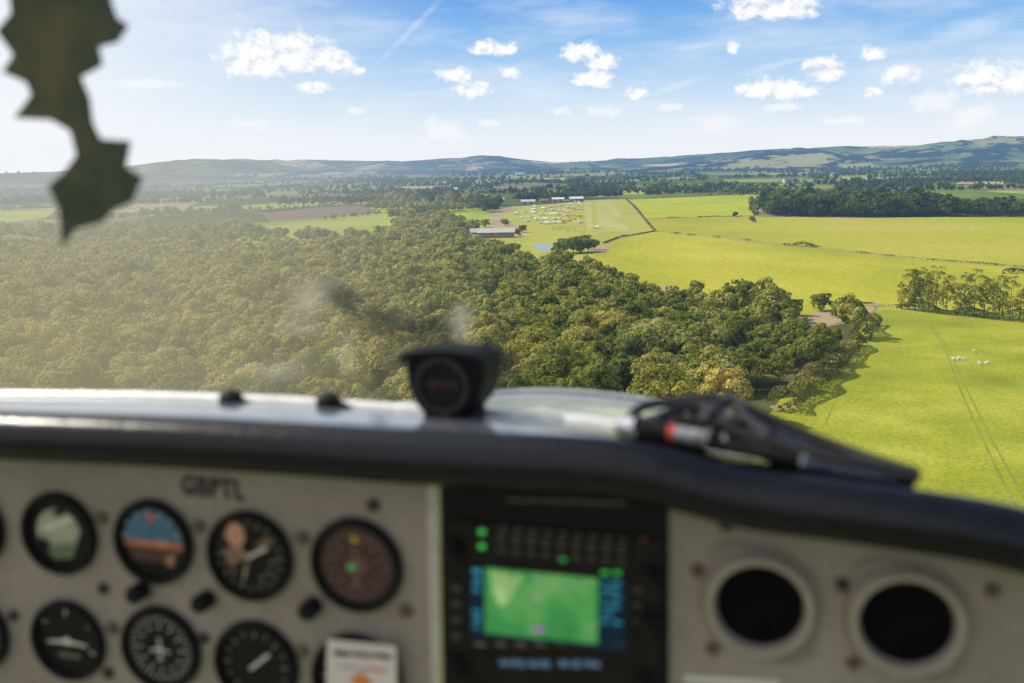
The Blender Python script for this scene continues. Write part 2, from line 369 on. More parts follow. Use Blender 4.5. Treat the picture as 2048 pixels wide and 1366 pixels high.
pxsheet('sandy_path', [(1590,636),(1650,622),(1700,612),(1750,614),(1745,626),(1690,640),(1650,656),(1610,668),(1585,655)], 0.08, M_sand)
pxsheet('pale_meadow', [(530,452),(600,446),(765,428),(768,442),(690,464),(560,478),(520,474)], 0.05, M_pale)
pxsheet('brown_field', [(525,427),(640,414),(735,411),(740,417),(765,426),(600,440),(540,444)], 0.05, M_brown)
pxsheet('pale_strip', [(470,412),(620,402),(735,403),(735,408),(640,411),(500,421)], 0.05, M_pale)
pxsheet('left_meadow', [(250,424),(330,414),(450,411),(440,420),(330,430),(250,434)], 0.05, M_pale)
pxsheet('far_left_meadow', [(-300,440),(0,424),(115,417),(118,430),(0,448),(-300,470)], 0.05, M_g4)
pxsheet('far_green_strip', [(1215,379),(1285,377),(1292,388),(1225,390)], 0.05, M_g4)
pxsheet('far_right_field', [(1800,391),(1850,386),(1885,386),(1895,393),(1830,398)], 0.05, M_g4)
pxsheet('right_corner_field', [(1985,408),(2048,402),(2200,400),(2200,415),(2048,416)], 0.05, M_g4)
for i, (x, y, w, h, mm) in enumerate([(1010,371,90,4,M_brown),(1730,358,60,4,M_tan),(430,394,70,3,M_far),(190,402,60,4,M_pale),(610,386,60,3,M_far),(860,375,70,3,M_tan),(1500,362,60,3,M_far),
        (1960,366,50,3,M_tan),(330,372,70,3,M_brown),(100,390,80,3,M_pale),(700,362,60,2,M_far),(1330,356,50,2,M_far),(1100,358,40,2,M_tan),(1640,374,40,2,M_far),(940,392,40,4,M_far),(820,391,50,3,M_pale),
        (980,400,30,4,M_g4),(60,374,50,2,M_far),(1880,346,60,2,M_far),(1200,346,60,2,M_pale),(560,352,70,2,M_tan),(250,360,60,2,M_pale)]):
    pxsheet('distant_field', [(x-w,y+h*0.6),(x-w*0.8,y-h),(x+w,y-h*1.2),(x+w*0.9,y+h)], 0.06+0.01*i, mm)
m, nt, b, out = new_mat('pond_water'); b.inputs['Base Color'].default_value = (0.30,0.32,0.32,1); b.inputs['Roughness'].default_value = 0.35; b.inputs['Specular IOR Level'].default_value = 0.35
pxsheet('pond', [(1064,490),(1085,487),(1102,489),(1106,497),(1098,502),(1072,500)], 0.12, m)
def strip(name, pts, w, z, mat):
    P_ = smoothpath([g(*p) for p in pts], 8); mb = MB(); rows = []
    for i, p in enumerate(P_):
        d = (P_[min(i+1,len(P_)-1)]-P_[max(i-1,0)]).normalized(); nrm = Vector((-d.y, d.x, 0)); rows.append([Vector((p.x,p.y,z))-nrm*w/2, Vector((p.x,p.y,z))+nrm*w/2])
    mb.loft(rows); o = mb.build(name, mat); o['kind'] = 'structure'; return o
for dx in (0, 14):
    strip('tyre_track', [(1850+dx*0.3,640),(1885+dx*0.5,690),(1925+dx,790),(1975+dx*1.4,900),(2030+dx*1.9,1010),(2080+dx*2.3,1110)], 0.5, 0.06, M_track)
strip('tyre_track', [(1760,625),(1740,680),(1690,760),(1650,850)], 0.5, 0.06, M_track)
strip('farm_track', [(1340,468),(1440,477),(1560,492),(1700,505),(1850,520),(2048,536)], 2.2, 0.09, M_sand)
strip('farm_track', [(1650,607),(1740,609),(1800,612),(1900,628)], 1.0, 0.09, M_sand)
# ------------------------------------------------------------------ HILLS
m, nt, b, out = new_mat('downland')
geo = nt.nodes.new('ShaderNodeNewGeometry'); mp = nt.nodes.new('ShaderNodeMapping'); mp.inputs['Scale'].default_value = (0.0016,0.0010,0.004)
nt.links.new(geo.outputs['Position'], mp.inputs[0])
vo = nt.nodes.new('ShaderNodeTexVoronoi'); nt.links.new(mp.outputs[0], vo.inputs['Vector']); vo.inputs['Scale'].default_value = 1.2
sc = nt.nodes.new('ShaderNodeSeparateColor'); nt.links.new(vo.outputs['Color'], sc.inputs[0])
rp = ramp(nt, [(0.0,(0.12,0.16,0.05)),(0.3,(0.20,0.24,0.06)),(0.55,(0.34,0.32,0.12)),(0.72,(0.13,0.18,0.05)),(0.86,(0.60,0.46,0.26))], 'CONSTANT'); nt.links.new(sc.outputs[0], rp.inputs[0])
nw = noise(nt, mp.outputs[0], 2.2, 4, 0.65); rw = ramp(nt, [(0.49,(0,0,0)),(0.53,(1,1,1))]); nt.links.new(nw.outputs['Fac'], rw.inputs[0])
nt.links.new(mixc(nt, rp.outputs[0], (0.01,0.022,0.01), rw.outputs[0]), b.inputs['Base Color']); b.inputs['Roughness'].default_value = 1; b.inputs['Specular IOR Level'].default_value = 0
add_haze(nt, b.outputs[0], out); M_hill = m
def ridge(name, prof, Rf, Rc, Rb, seed, amp):
    xs = np.arange(prof[0][0], prof[-1][0]+1, 6); ys = np.interp(xs, [p[0] for p in prof], [p[1] for p in prof]); rows = []
    cols = []
    for x, y in zip(xs, ys):
        y += 1.2*mnoise.noise(Vector((x*0.02, seed, 0)))
        r = ray(x, y); hyp = math.hypot(r.x, r.y); cols.append((r.x/hyp, r.y/hyp, max(4, H + r.z/hyp*Rc)))
    T = 26
    for j in range(T+1):
        t = j/T; row = []
        for (dx, dy, zc) in cols:
            if t <= 0.7:
                s = t/0.7; d = Rf + (Rc-Rf)*s; k = s*s*(3-2*s); z = zc*k
                p = Vector((dx*d*0.0011, dy*d*0.0006, seed)); z *= 1 + amp*(1-s)*1.6*mnoise.fractal(p*1.6, 0.8, 2.0, 5)
            else:
                s = (t-0.7)/0.3; d = Rc + (Rb-Rc)*s; z = zc*(1-0.7*s)
            row.append((dx*d, dy*d, z-1 if j else -5))
        rows.append(row)
    mb = MB(); mb.loft(rows); o = mb.build(name, M_hill, smooth=True); o['kind'] = 'structure'; return o
ridge('far_hills', [(-500,352),(0,346),(100,344),(250,333),(330,323),(480,318),(560,323),(640,321),(800,322),(900,316),(1000,313),(1060,320),(1110,325),(1250,319),(1400,309),(1500,302),(1560,299),(1700,299),(2048,290),(2600,285)], 6500, 9500, 13000, 1.3, 0.9)
ridge('near_hills', [(1250,330),(1330,327),(1400,322),(1480,315),(1540,303),(1600,297),(1690,291),(1760,293),(1830,294),(1900,287),(1960,281),(2048,275),(2600,262)], 4800, 7000, 9000, 5.7, 1.0)
# ------------------------------------------------------------------ FOLIAGE
M_fol = [foliage('leaves_olive', (0.15,0.17,0.035), (0.29,0.305,0.058), (0.44,0.41,0.09), 0.32),
         foliage('leaves_dark', (0.11,0.14,0.034), (0.22,0.255,0.052), (0.33,0.345,0.075), 0.32),
         foliage('leaves_pale', (0.22,0.235,0.06), (0.37,0.365,0.10), (0.50,0.46,0.15), 0.32)]
M_mass = foliage('leaves_mass', (0.125,0.155,0.033), (0.28,0.30,0.057), (0.47,0.43,0.11), 0.34, objvar=False, s1=0.11)
M_fard = foliage('leaves_far', (0.045,0.072,0.022), (0.10,0.135,0.035), (0.18,0.21,0.05), 0.0, objvar=False, s1=0.03)
M_pop = foliage('leaves_poplar', (0.22,0.23,0.045), (0.34,0.33,0.07), (0.45,0.41,0.12), 0.0)
M_scrub = foliage('leaves_scrub', (0.10,0.11,0.03), (0.19,0.195,0.055), (0.30,0.27,0.09), 0.0)
M_bark = plain('bark', (0.16,0.13,0.10), 0.9, var=0.4, scale=2, hz=True)
def quads(pos, nrm, size, rg):
    n = len(pos); a = rg.normal(size=(n,3)); t = np.cross(nrm, a); t /= np.linalg.norm(t, axis=1)[:,None]+1e-9; bt = np.cross(nrm, t)
    s = size*rg.uniform(0.55,1.25,(n,1)); s2 = size*rg.uniform(0.45,1.0,(n,1))
    return np.stack([pos-t*s-bt*s2*0.6, pos+t*s*0.5-bt*s2, pos+t*s+bt*s2*0.5, pos-t*s*0.4+bt*s2], 1).reshape(-1,3)
def crown(seed, Rr, h0, h1, ncl, per, leaf, clr=0.36, low=-0.35, jit=0.3):
    rg = np.random.default_rng(seed); cz = (h0+h1)/2; hz = (h1-h0)/2; out_ = []
    sk = rg.uniform(-0.2,0.2,2)
    for i in range(ncl):
        el = rg.uniform(low, 1.0); ph = i*2.39996 + rg.uniform(-.5,.5); c = math.sqrt(max(0, 1-el*el)); sc_ = rg.uniform(0.55,0.92)
        ctr = np.array([Rr*sc_*c*math.cos(ph)+sk[0]*Rr*el, Rr*sc_*c*math.sin(ph)+sk[1]*Rr*el, cz + hz*sc_*el])
        rc = Rr*clr*rg.uniform(0.6,1.3)
        d = rg.normal(size=(per,3)); d[:,2] = d[:,2]*0.9 + 0.45; d += 0.4*(ctr-np.array([0,0,cz]))/Rr; d /= np.linalg.norm(d,axis=1)[:,None]
        pos = ctr + d*rc*rg.uniform(0.78,1.08,(per,1))*np.array([1,1,0.85])
        nr = d*1.0 + rg.normal(size=(per,3))*jit; nr /= np.linalg.norm(nr,axis=1)[:,None]
        out_.append(quads(pos, nr, leaf, rg))
    d = rg.normal(size=(60,3)); d /= np.linalg.norm(d,axis=1)[:,None]
    pos = d*np.array([Rr*0.5,Rr*0.5,hz*0.55]) + np.array([0,0,cz]); out_.append(quads(pos, d, Rr*0.3, rg))
    return np.concatenate(out_)
def trunk_mb(seed, h0, h1, Rr, r0=0.35, limbs=5):
    rd = random.Random(seed); mb = MB()
    top = Vector((rd.uniform(-.4,.4), rd.uniform(-.4,.4), h1*0.8))
    mb.tube([(0,0,-0.3),(0.05,0,h0*0.6),(top.x*0.5,top.y*0.5,(h0+h1)/2),tuple(top)], [r0*1.25,r0*0.85,r0*0.5,r0*0.12], 7)
    for i in range(limbs):
        a = i*2.4+rd.uniform(-.4,.4); z = h0*0.7+rd.uniform(0,1)*(h1-h0)*0.45; e = Rr*rd.uniform(0.5,0.8)
        mb.tube([(0.03,0,z),(e*0.5*math.cos(a),e*0.5*math.sin(a),z+e*0.4),(e*math.cos(a),e*math.sin(a),z+e*0.85)], [r0*0.4,r0*0.25,r0*0.07], 5)
    return mb
variants = []
for i in range(9):
    Rr = [5.4,4.6,5.9,4.9,3.9,5.2,4.4,5.7,4.8][i]; h1 = [12.5,11.2,13,12.8,10.2,11.8,10.8,12.8,13.4][i]; h0 = 2.6
    cm = np_mesh('crown', crown(100+i, Rr, h0, h1, 44+i%4*3, 74, 0.33, clr=0.29), M_fol[i%3]); tm = trunk_mb(i, h0, h1, Rr).build('trunk', M_bark, smooth=True)
    variants.append((cm.data, tm.data)); bpy.data.objects.remove(cm); bpy.data.objects.remove(tm)
def put_tree(name, v, loc, rz, s, label, cat, group=None, sz=1.0):
    r = empty(name, loc, rz); r.scale = (s, s, s*sz); tag(r, label, cat, group)
    for nm, me in (('crown', v[0]), ('trunk', v[1])):
        c = bpy.data.objects.new(nm, me); COL.objects.link(c); c.parent = r
    return r
def inside(px_, poly):
    x, y = px_; c = False; j = len(poly)-1
    for i in range(len(poly)):
        xi, yi = poly[i]; xj, yj = poly[j]
        if (yi > y) != (yj > y) and x < (xj-xi)*(y-yi)/(yj-yi)+xi: c = not c
        j = i
    return c
def gp(pts): return [tuple(g(*p))[:2] for p in pts]
wood = gp([(-420,486),(0,498),(300,512),(530,516),(700,500),(760,486),(800,452),(860,434),(900,434),(920,486),(985,520),(1060,552),(1130,562),(1250,580),(1400,606),(1560,642),(1600,652),(1650,662),(1715,655),(1690,690),(1610,770),(1545,812),(1470,890),(-420,890)])
holes = [gp([(1235,568),(1340,572),(1465,600),(1458,648),(1340,630),(1245,608)]), gp([(1575,632),(1650,636),(1670,664),(1640,695),(1580,680)]), gp([(1400,725),(1450,712),(1480,750),(1430,770)]), gp([(985,590),(1010,585),(1010,635),(985,640)]), gp([(480,760),(540,755),(540,800),(480,800)]), gp([(1180,640),(1215,636),(1225,660),(1190,664)])]
pts = []
xs = [p[0] for p in wood]; ys = [p[1] for p in wood]; sp_ = 8.7
j = 0; y = min(ys)
while y < max(ys):
    x = min(xs) + (sp_/2 if j % 2 else 0)
    while x < max(xs):
        q = (x+random.uniform(-3.0,3.0), y+random.uniform(-3.0,3.0)); dq = math.hypot(*q)
        thin = 0.05 + (0.30 if mnoise.noise(Vector((q[0]*0.02,q[1]*0.02,9))) > 0.25 else 0) + max(0, (dq-560)/600)
        if inside(q, wood) and not any(inside(q, h_) for h_ in holes) and random.random() > thin: pts.append(q)
        x += sp_
    y += sp_*0.88; j += 1
pts.sort(key=lambda q: math.hypot(*q))
def proj(q, z=0):
    d = Vector((q[0], q[1], z)) - CAM; k = d.dot(F); return 1024+FPX*d.dot(RX)/k, 683-FPX*d.dot(UX)/k
def visible(q):
    X, Y_ = proj(q, 11); return -60 < X < 2090 and Y_ < (795 if X < 1250 else 830)
near = [q for q in pts if visible(q)][:275]; ns = set(near)
rest = [q for q in pts if q not in ns]
for i, q in enumerate(near):
    k = random.randrange(9); X, Y_ = proj(q, 8)
    lab, grp = [('rounded olive green tree in the front of the wood', 'olive green trees in the front of the wood'), ('rounded dark green tree in the front of the wood', 'dark green trees in the front of the wood'),
                ('rounded pale green tree in the front of the wood', 'pale green trees in the front of the wood')][k % 3]
    if X > 1000: lab = lab.replace('in the front of the wood', 'in the wood beside the near field'); grp = grp.replace('in the front of the wood', 'in the wood beside the near field')
    s = random.choice([0.74,0.86,0.95,1.0,1.1,1.22])
    if X > 1540: s *= 0.68
    elif X > 1440: s *= 0.88
    put_tree('broadleaf_tree', variants[k], (q[0], q[1], 0.02), random.uniform(0,6.28), s, lab, 'tree', grp, random.uniform(0.88,1.08))
def mass(name, plist, tmpl, mat, smin, smax, label=None, cat=None):
    out_ = []
    for q in plist:
        T = tmpl[random.randrange(len(tmpl))]; a = random.uniform(0,6.28); s = random.uniform(smin, smax) * (q[2] if len(q) > 2 else 1); ca, sa = math.cos(a)*s, math.sin(a)*s
        V = np.empty_like(T); V[:,0] = T[:,0]*ca - T[:,1]*sa + q[0]; V[:,1] = T[:,0]*sa + T[:,1]*ca + q[1]; V[:,2] = T[:,2]*s*random.uniform(0.88,1.1)
        out_.append(V)
    o = np_mesh(name, np.concatenate(out_), mat); tag(o, label, cat, None, 'stuff'); return o
T_mid = [crown(200+i, [5.3,4.7,5.8,4.4][i], 2.0, [12.5,11.2,13,10.8][i], 24, 26, 0.56, clr=0.30) for i in range(4)]
T_far = [crown(300+i, [5.4,4.9,6.0][i], 1.0, [12,11,13][i], 14, 14, 0.95, low=-0.6) for i in range(3)]
T_vfar = [crown(400+i, [6,5][i], 0.0, [12,11][i], 7, 6, 1.9, low=-0.8) for i in range(2)]
mid = [q for q in rest if math.hypot(*q) < 520]; farr = [q for q in rest if math.hypot(*q) >= 520]
mass('woodland', mid, T_mid, M_mass, 0.74, 1.22, 'broad olive wood filling the land left of the fields', 'wood')
mass('woodland_edge', farr, T_far, M_mass, 0.6, 1.1, 'farther part of the wood, towards the airfield', 'wood')
def fill(poly, sp, jit=0.35):
    P_ = gp(poly); xs = [p[0] for p in P_]; ys = [p[1] for p in P_]; r = []
    y = min(ys)
    while y < max(ys):
        x = min(xs)
        while x < max(xs):
            q = (x+random.uniform(-sp,sp)*jit, y+random.uniform(-sp,sp)*jit)
            if inside(q, P_): r.append(q)
            x += sp
        y += sp
    return r
cop = fill([(1520,425),(1560,418),(1640,412),(1750,412),(1890,420),(1900,434),(1750,435),(1600,434),(1530,432)], 9)
mass('copse', [(*q,1.35) for q in cop], T_far, M_fard, 0.7, 1.25, 'dense dark wood behind the upper right field', 'wood')
cop2 = fill([(1905,424),(1960,420),(2048,422),(2150,424),(2150,434),(1915,434)], 9)
mass('copse', cop2, T_far, M_fard, 0.7, 1.15, 'low dark wood at the right end of the upper field', 'wood')
cop3 = fill([(1030,402),(1060,398),(1150,396),(1240,392),(1240,396),(1165,398),(1035,405)], 14)+fill([(925,408),(985,406),(1000,414),(985,430),(955,424)], 13)
mass('tree_belt', cop3, T_far, M_fard, 0.6, 1.2, 'dark belt of trees behind the hangars', 'trees')
line = []
def belt(x0, y0, x1, y1, n, s, w=6):
    a = g(x0,y0); b_ = g(x1,y1)
    for i in range(n):
        t = random.random(); p = a.lerp(b_, t)
        if mnoise.noise(p*0.012) > 0.25: continue
        line.append((p.x+random.uniform(-w,w), p.y+random.uniform(-w,w), s*random.uniform(0.45,1.3)))
belt(1260,392,1600,384,70,0.9); belt(1290,388,1420,384,40,1.3); belt(1240,384,1300,380,16,1.0); belt(1420,392,1560,390,30,0.5)
belt(470,424,735,408,60,0.4); belt(765,428,600,444,26,0.4); belt(250,436,470,428,60,0.8); belt(-100,452,240,440,80,0.9); belt(0,422,240,412,80,0.8); belt(430,410,740,400,100,0.8)
belt(1500,410,1512,430,9,0.55,2); belt(700,404,960,404,120,1.0,12); belt(740,420,800,418,30,0.9)
belt(-100,462,300,462,110,0.8,14); belt(300,466,520,470,60,0.8,10); belt(-100,475,520,486,170,0.9,20); belt(120,425,260,418,40,0.9); belt(770,445,860,418,50,0.9,14); belt(800,432,930,420,60,0.9,14); belt(850,450,935,470,26,0.9,12); belt(520,480,740,484,40,0.8,12)
mass('tree_belt', line, T_far, M_mass, 0.8, 1.15, 'hedgerow trees dividing the fields beyond the wood', 'trees')
vf = []
for k in range(300):
    py = 328 + 3 + 74*(random.random()**1.25); px = random.uniform(-250, 2300); py2 = py - (px-1024)*0.021
    p = g(px, py2)
    if proj(p)[1] > 396 and 980 < px < 1620: continue
    d = p.length; ang = random.gauss(0.05, 0.35) if random.random() < 0.75 else random.uniform(0.8, 2.2); L_ = random.uniform(0.08, 0.30)*d*0.6; step = max(8, d*0.0036); n = int(L_/step); s = max(0.8, d/4200)
    thick = random.choice([1,1,2,3]); ph = random.uniform(0,50)
    for i in range(n):
        if mnoise.noise(Vector((i*0.13, ph, 0))) > 0.28: continue
        for t_ in range(thick):
            q = (p.x + math.cos(ang)*i*step + random.uniform(-1,1)*step*0.9, p.y + math.sin(ang)*i*step + (t_*1.4+random.uniform(-1,1)*0.8)*step)
            X, Y_ = proj(q)
            if (Y_ > 391 and 950 < X < 1650) or Y_ > 410: continue
            vf.append((q[0], q[1], s*random.choice([0.5,0.7,0.9,1.1,1.4])))
if len(vf) > 14000: vf = random.sample(vf, 14000)
mass('distant_woodland', vf, T_vfar, M_fard, 0.7, 1.15, 'hazy dark hedges and woods spread to the foot of the hills', 'woods')
def hedge(pts, w, h, label, mat=M_scrub, dens=6, leaf=0.35, gaps=0.0):
    P_ = [g(*p) for p in pts]; base = P_[0].copy(); rg = np.random.default_rng(len(pts)*7+int(pts[0][0])); pos = []; nr = []
    for a, b_ in zip(P_[:-1], P_[1:]):
        L_ = (b_-a).length; n = int(L_*dens)
        for i in range(n):
            t = rg.random(); p = a.lerp(b_, t); v = mnoise.noise(p*0.08)
            if v < gaps-0.5: continue
            hh = h*(0.75+0.9*v); th_ = rg.uniform(0, math.pi); d = np.array([math.cos(th_)*(-(b_-a).y/L_), math.cos(th_)*((b_-a).x/L_), math.sin(th_)])
            pos.append([p.x-base.x+d[0]*w/2, p.y-base.y+d[1]*w/2, hh*0.35+d[2]*hh*0.65]); nr.append(d)
    nr = np.array(nr)+rg.normal(size=(len(nr),3))*0.4; nr /= np.linalg.norm(nr,axis=1)[:,None]
    o = np_mesh('hedge', quads(np.array(pos), nr, leaf, rg), mat); o.location = base; tag(o, label, 'hedge'); return o
hedge([(1252,398),(1275,420),(1296,447),(1310,463)], 2, 1.5, 'low hedge running along the right side of the grass runway', M_scrub, 6, 0.5, 0.3)
hedge([(1208,487),(1240,474),(1310,463)], 2, 1.0, 'low scrubby bank across the end of the grass runway', M_scrub, 8, 0.5)
hedge([(1345,468),(1440,476),(1500,482)], 3, 1.6, 'scrubby hedge nearest the runway, between two big fields', M_scrub, 6, 0.5, 0.45)
hedge([(1570,490),(1600,493),(1640,495)], 4, 3.2, 'short clump of bushes midway along the field boundary', M_fard, 14, 0.5)
hedge([(1700,504),(1850,519),(2048,535),(2200,548)], 2, 0.9, 'thin rough hedge line at the right between two big fields', M_scrub, 5, 0.4, 0.4)
hedge([(1795,616),(1850,624),(1940,633),(2048,645),(2250,668)], 4, 3.8, 'dark thick hedge under the row of tall thin trees', M_fard, 40, 0.35)
hedge([(1640,607),(1700,606),(1748,608)], 1.5, 1.0, 'low hedge left of the field gate', M_scrub, 16, 0.3)
hedge([(1292,438),(1400,434),(1485,433)], 2, 1.2, 'low hedge below the brightest field', M_scrub, 5, 0.5, 0.3)
hedge([(2010,548),(2050,545),(2120,552)], 4, 3.0, 'dark bush clump at the far right of the field boundary', M_fard, 20, 0.4)
hedge([(1500,405),(1505,420),(1512,431)], 4, 3, 'short hedge joining the dark wood and the bright field', M_fard, 10, 0.6)
hedge([(1560,828),(1630,775),(1700,705),(1745,650)], 6, 5.4, 'thick scrub hedge along the edge of the sheep field', M_scrub, 70, 0.32)
popv = []
for i in range(4):
    hh_ = [16,17.5,15,18][i]
    cm = np_mesh('crown', crown(500+i, [3.1,3.5,2.8,3.3][i], 1.8, hh_, 44, 40, 0.21, clr=0.30, low=-0.98, jit=0.8)[:-240], M_pop)
    tm = trunk_mb(50+i, 6, hh_, 2.8, 0.18, 10).build('trunk', M_bark, smooth=True)
    popv.append((cm.data, tm.data)); bpy.data.objects.remove(cm); bpy.data.objects.remove(tm)
px_ = 1802; i = 0
while px_ < 2290:
    p = g(px_, 618+(px_-1800)*0.105); s = [0.68,0.98,1.05,1.0,0.9,1.04,0.94][i%7]
    lab = 'leftmost tall thin tree of the row beside the near field' if i == 0 else 'tall thin yellow-green tree in the row beside the near field'
    put_tree('poplar_tree', popv[i%4], (p.x, p.y, 0.03), i*1.3, s*random.uniform(0.92,1.05), lab, 'tree', None if i == 0 else 'row of tall thin trees beside the near field')
    px_ += random.uniform(12,22); i += 1
bush = []
cm = np_mesh('crown', crown(601, 2.6, 0.2, 4.6, 18, 60, 0.28, low=-0.7), M_fol[1]); tm = trunk_mb(61, 0.8, 4.4, 2.2, 0.16, 4).build('trunk', M_bark); bush.append((cm.data, tm.data)); bpy.data.objects.remove(cm); bpy.data.objects.remove(tm)
for (x, y, s, lab) in [(1642,622,1.4,'round dark bush standing alone at the corner of the field'),(1585,632,1.3,'round bush on the edge of the wood behind the sandy path'),(1668,700,1.3,'bush at the wood edge just below the sandy path'),
                       (1725,640,0.9,'small bush beside the field gate'),(1470,434,1.1,'small bush in a gap of the hedge below the brightest field'),(1505,445,1.2,'left bush at the lower left corner of the dark wood')]:
    p = g(x, y); put_tree('bush', bush[0], (p.x,p.y,0.05), x, s, lab, 'bush')
for (x, y, s) in [(1118,510,1.7),(1132,506,1.9),(1147,507,2.1),(1162,505,2.0),(1176,504,1.8),(1188,500,1.4),(1152,495,1.6),(1124,495,1.3),(1170,490,1.5)]:
    p = g(x, y); put_tree('bushy_tree', bush[0], (p.x,p.y,0.05), x, s, 'rounded dark tree beside the small pond', 'tree', 'trees around the small pond')
for (x, y, s) in [(932,470,1.5),(945,486,1.3),(1034,472,1.2),(1045,465,1.3),(915,466,1.7),(1000,498,1.1),(1030,505,1.3),(970,455,1.6),(1010,452,1.4)]:
    p = g(x, y); put_tree('bushy_tree', bush[0], (p.x,p.y,0.05), x, s, 'rounded tree close to the long grey barn', 'tree', 'trees around the long grey barn')
# ------------------------------------------------------------------ BUILDINGS
M_roofw = plain('pale_metal_roof', (0.66,0.66,0.66), 0.5, hz=True, scale=0.5); M_roofg = plain('grey_sheet_roof', (0.50,0.48,0.45), 0.7, hz=True, scale=0.5)
M_roofr = plain('red_tile_roof', (0.33,0.14,0.09), 0.8, hz=True, scale=1); M_wallw = plain('white_wall', (0.5,0.48,0.44), 0.8, hz=True, scale=1)
M_wallg = plain('dark_green_wall', (0.10,0.13,0.10), 0.8, hz=True, scale=1); M_wallb = plain('brick_wall', (0.30,0.18,0.12), 0.85, hz=True, scale=1); M_pane = plain('window_pane', (0.05,0.06,0.07), 0.15, hz=True); M_door = plain('door_paint', (0.20,0.21,0.23), 0.6, hz=True)
def building(name, label, cat, px, py, w, d, h, rh, rz, mw, mroof, doors=1, wins=2, chim=False):
    p = g(px, py); r = empty(name, (p.x, p.y, 0.05), rz); tag(r, label, cat)
    mb = MB()
    mb.box((0,d/2,h/2), (w,d,h)); 
    mb.add([(-w/2,0,h),(-w/2,d,h),(-w/2,d/2,h+rh*0.96),(w/2,0,h),(w/2,d,h),(w/2,d/2,h+rh*0.96)], [(0,1,2),(3,5,4)]); mb.build('wall', mw, r, fixn=False)
    e = 0.5; mb = MB()
    for s_ in (0, 1):
        y0 = -e if s_ == 0 else d+e; z0 = h - rh*e/(d/2)
        mb.add([(-w/2-e,y0,z0),(w/2+e,y0,z0),(w/2+e,d/2,h+rh),(-w/2-e,d/2,h+rh),(-w/2-e,y0,z0+.2),(w/2+e,y0,z0+.2),(w/2+e,d/2,h+rh+.2),(-w/2-e,d/2,h+rh+.2)], [(0,1,2,3),(4,5,6,7),(0,1,5,4),(0,3,7,4),(1,2,6,5)])
    ro = mb.build('roof', mroof, r)
    if chim: MB().box((w*0.3,d/2,h+rh+0.5),(0.9,0.7,2.0)).build('chimney', M_wallb, ro)
    for i in range(doors):
        x = (i+0.5)/doors*w - w/2; dw = min(w/doors*0.5, h*1.2); MB().box((x,-0.06,h*0.38),(dw,0.1,h*0.74)).build('door', M_door, r)
    for i in range(wins):
        x = (i+1)/(wins+1)*w - w/2; MB().box((x,-0.05,h*0.84 if doors else h*0.6),(w*0.06+0.4,0.08,h*0.16)).build('window', M_pane, r)
    return r
building('hangar', 'pale roofed hangar at the right end of the airfield buildings', 'hangar', 1154, 404, 19, 12, 4.5, 2.8, 0.15, M_wallg, M_roofw, 2, 3)
building('hangar', 'long low white hangar in the middle of the airfield buildings', 'hangar', 1116, 404, 17, 11, 4, 2.2, -0.1, M_wallw, M_roofw, 2, 3)
building('hangar', 'grey roofed hangar at the left end of the airfield buildings', 'hangar', 1056, 409, 19, 12, 4, 2.4, -0.05, M_wallw, M_roofg, 2, 2)
building('shed', 'small dark red roofed shed between the hangars', 'shed', 1088, 406, 11, 8, 3.4, 1.8, 0.1, M_wallb, M_roofr, 1, 2)
building('barn', 'long grey roofed barn at the edge of the wood', 'barn', 992, 476, 28, 9, 4.2, 2.6, 0.02, M_wallb, M_roofg, 3, 4)
building('barn', 'small barn beside the long grey barn', 'barn', 958, 474, 12, 8, 3.8, 2.4, 0.2, M_wallb, M_roofg, 1, 2)
building('farmhouse', 'red roofed white farmhouse beyond the bright field', 'house', 1578, 366, 20, 13, 7, 5, 0.2, M_wallw, M_roofr, 1, 4, True)
building('house', 'small pale house among hedges left of the airfield', 'house', 905, 385, 20, 11, 6, 4, -0.2, M_wallw, M_roofg, 1, 3, True)
building('house', 'distant white house left of the centre hills', 'house', 520, 368, 26, 12, 7, 5, 0.1, M_wallw, M_roofg, 1, 3, True)
building('barn', 'broad pale barn roof above the middle hedges', 'barn', 1040, 352, 40, 24, 9, 6, 0.1, M_wallw, M_roofg, 2, 2)
# ------------------------------------------------------------------ AIRCRAFT
M_pw = plain('aircraft_white', (0.88,0.88,0.88), 0.35, hz=True, scale=1, var=0.05); M_py = plain('aircraft_yellow', (0.88,0.52,0.05), 0.35, hz=True, scale=1, var=0.05)
M_po = plain('aircraft_orange', (0.75,0.25,0.06), 0.35, hz=True, scale=1, var=0.05); M_tyre = plain('tyre_rubber', (0.03,0.03,0.03), 0.8, hz=True); M_glassd = plain('canopy_glass', (0.06,0.09,0.12), 0.08, hz=True)
def fus():
    mb = MB(); rows = []
    for (y, w, z0, z1) in [(2.6,0.25,1.0,1.35),(2.2,0.48,0.75,1.55),(1.0,0.55,0.65,1.7),(-0.3,0.55,0.65,1.75),(-1.6,0.4,0.8,1.55),(-4.2,0.1,1.1,1.35)]:
        zc = (z0+z1)/2; hh = (z1-z0)/2; rows.append([Vector((w*math.cos(a)*abs(math.cos(a))**-0.3 if abs(math.cos(a))>.01 else 0, y, zc+hh*math.sin(a))) for a in [2*math.pi*k/12 for k in range(13)]])
    mb.loft(rows); mb.add([tuple(v) for v in rows[0][:12]], [tuple(range(12))]); mb.add([tuple(v) for v in rows[-1][:12]], [tuple(range(12))]); return mb
def xprism(pts, z0, z1):
    n = len(pts); mb = MB(); mb.add([(p[0],p[1],z0) for p in pts]+[(p[0],p[1],z1) for p in pts], [tuple(range(n)), tuple(range(2*n-1,n-1,-1))]+[(i,(i+1)%n,n+(i+1)%n,n+i) for i in range(n)]); return mb
plane_parts = {}
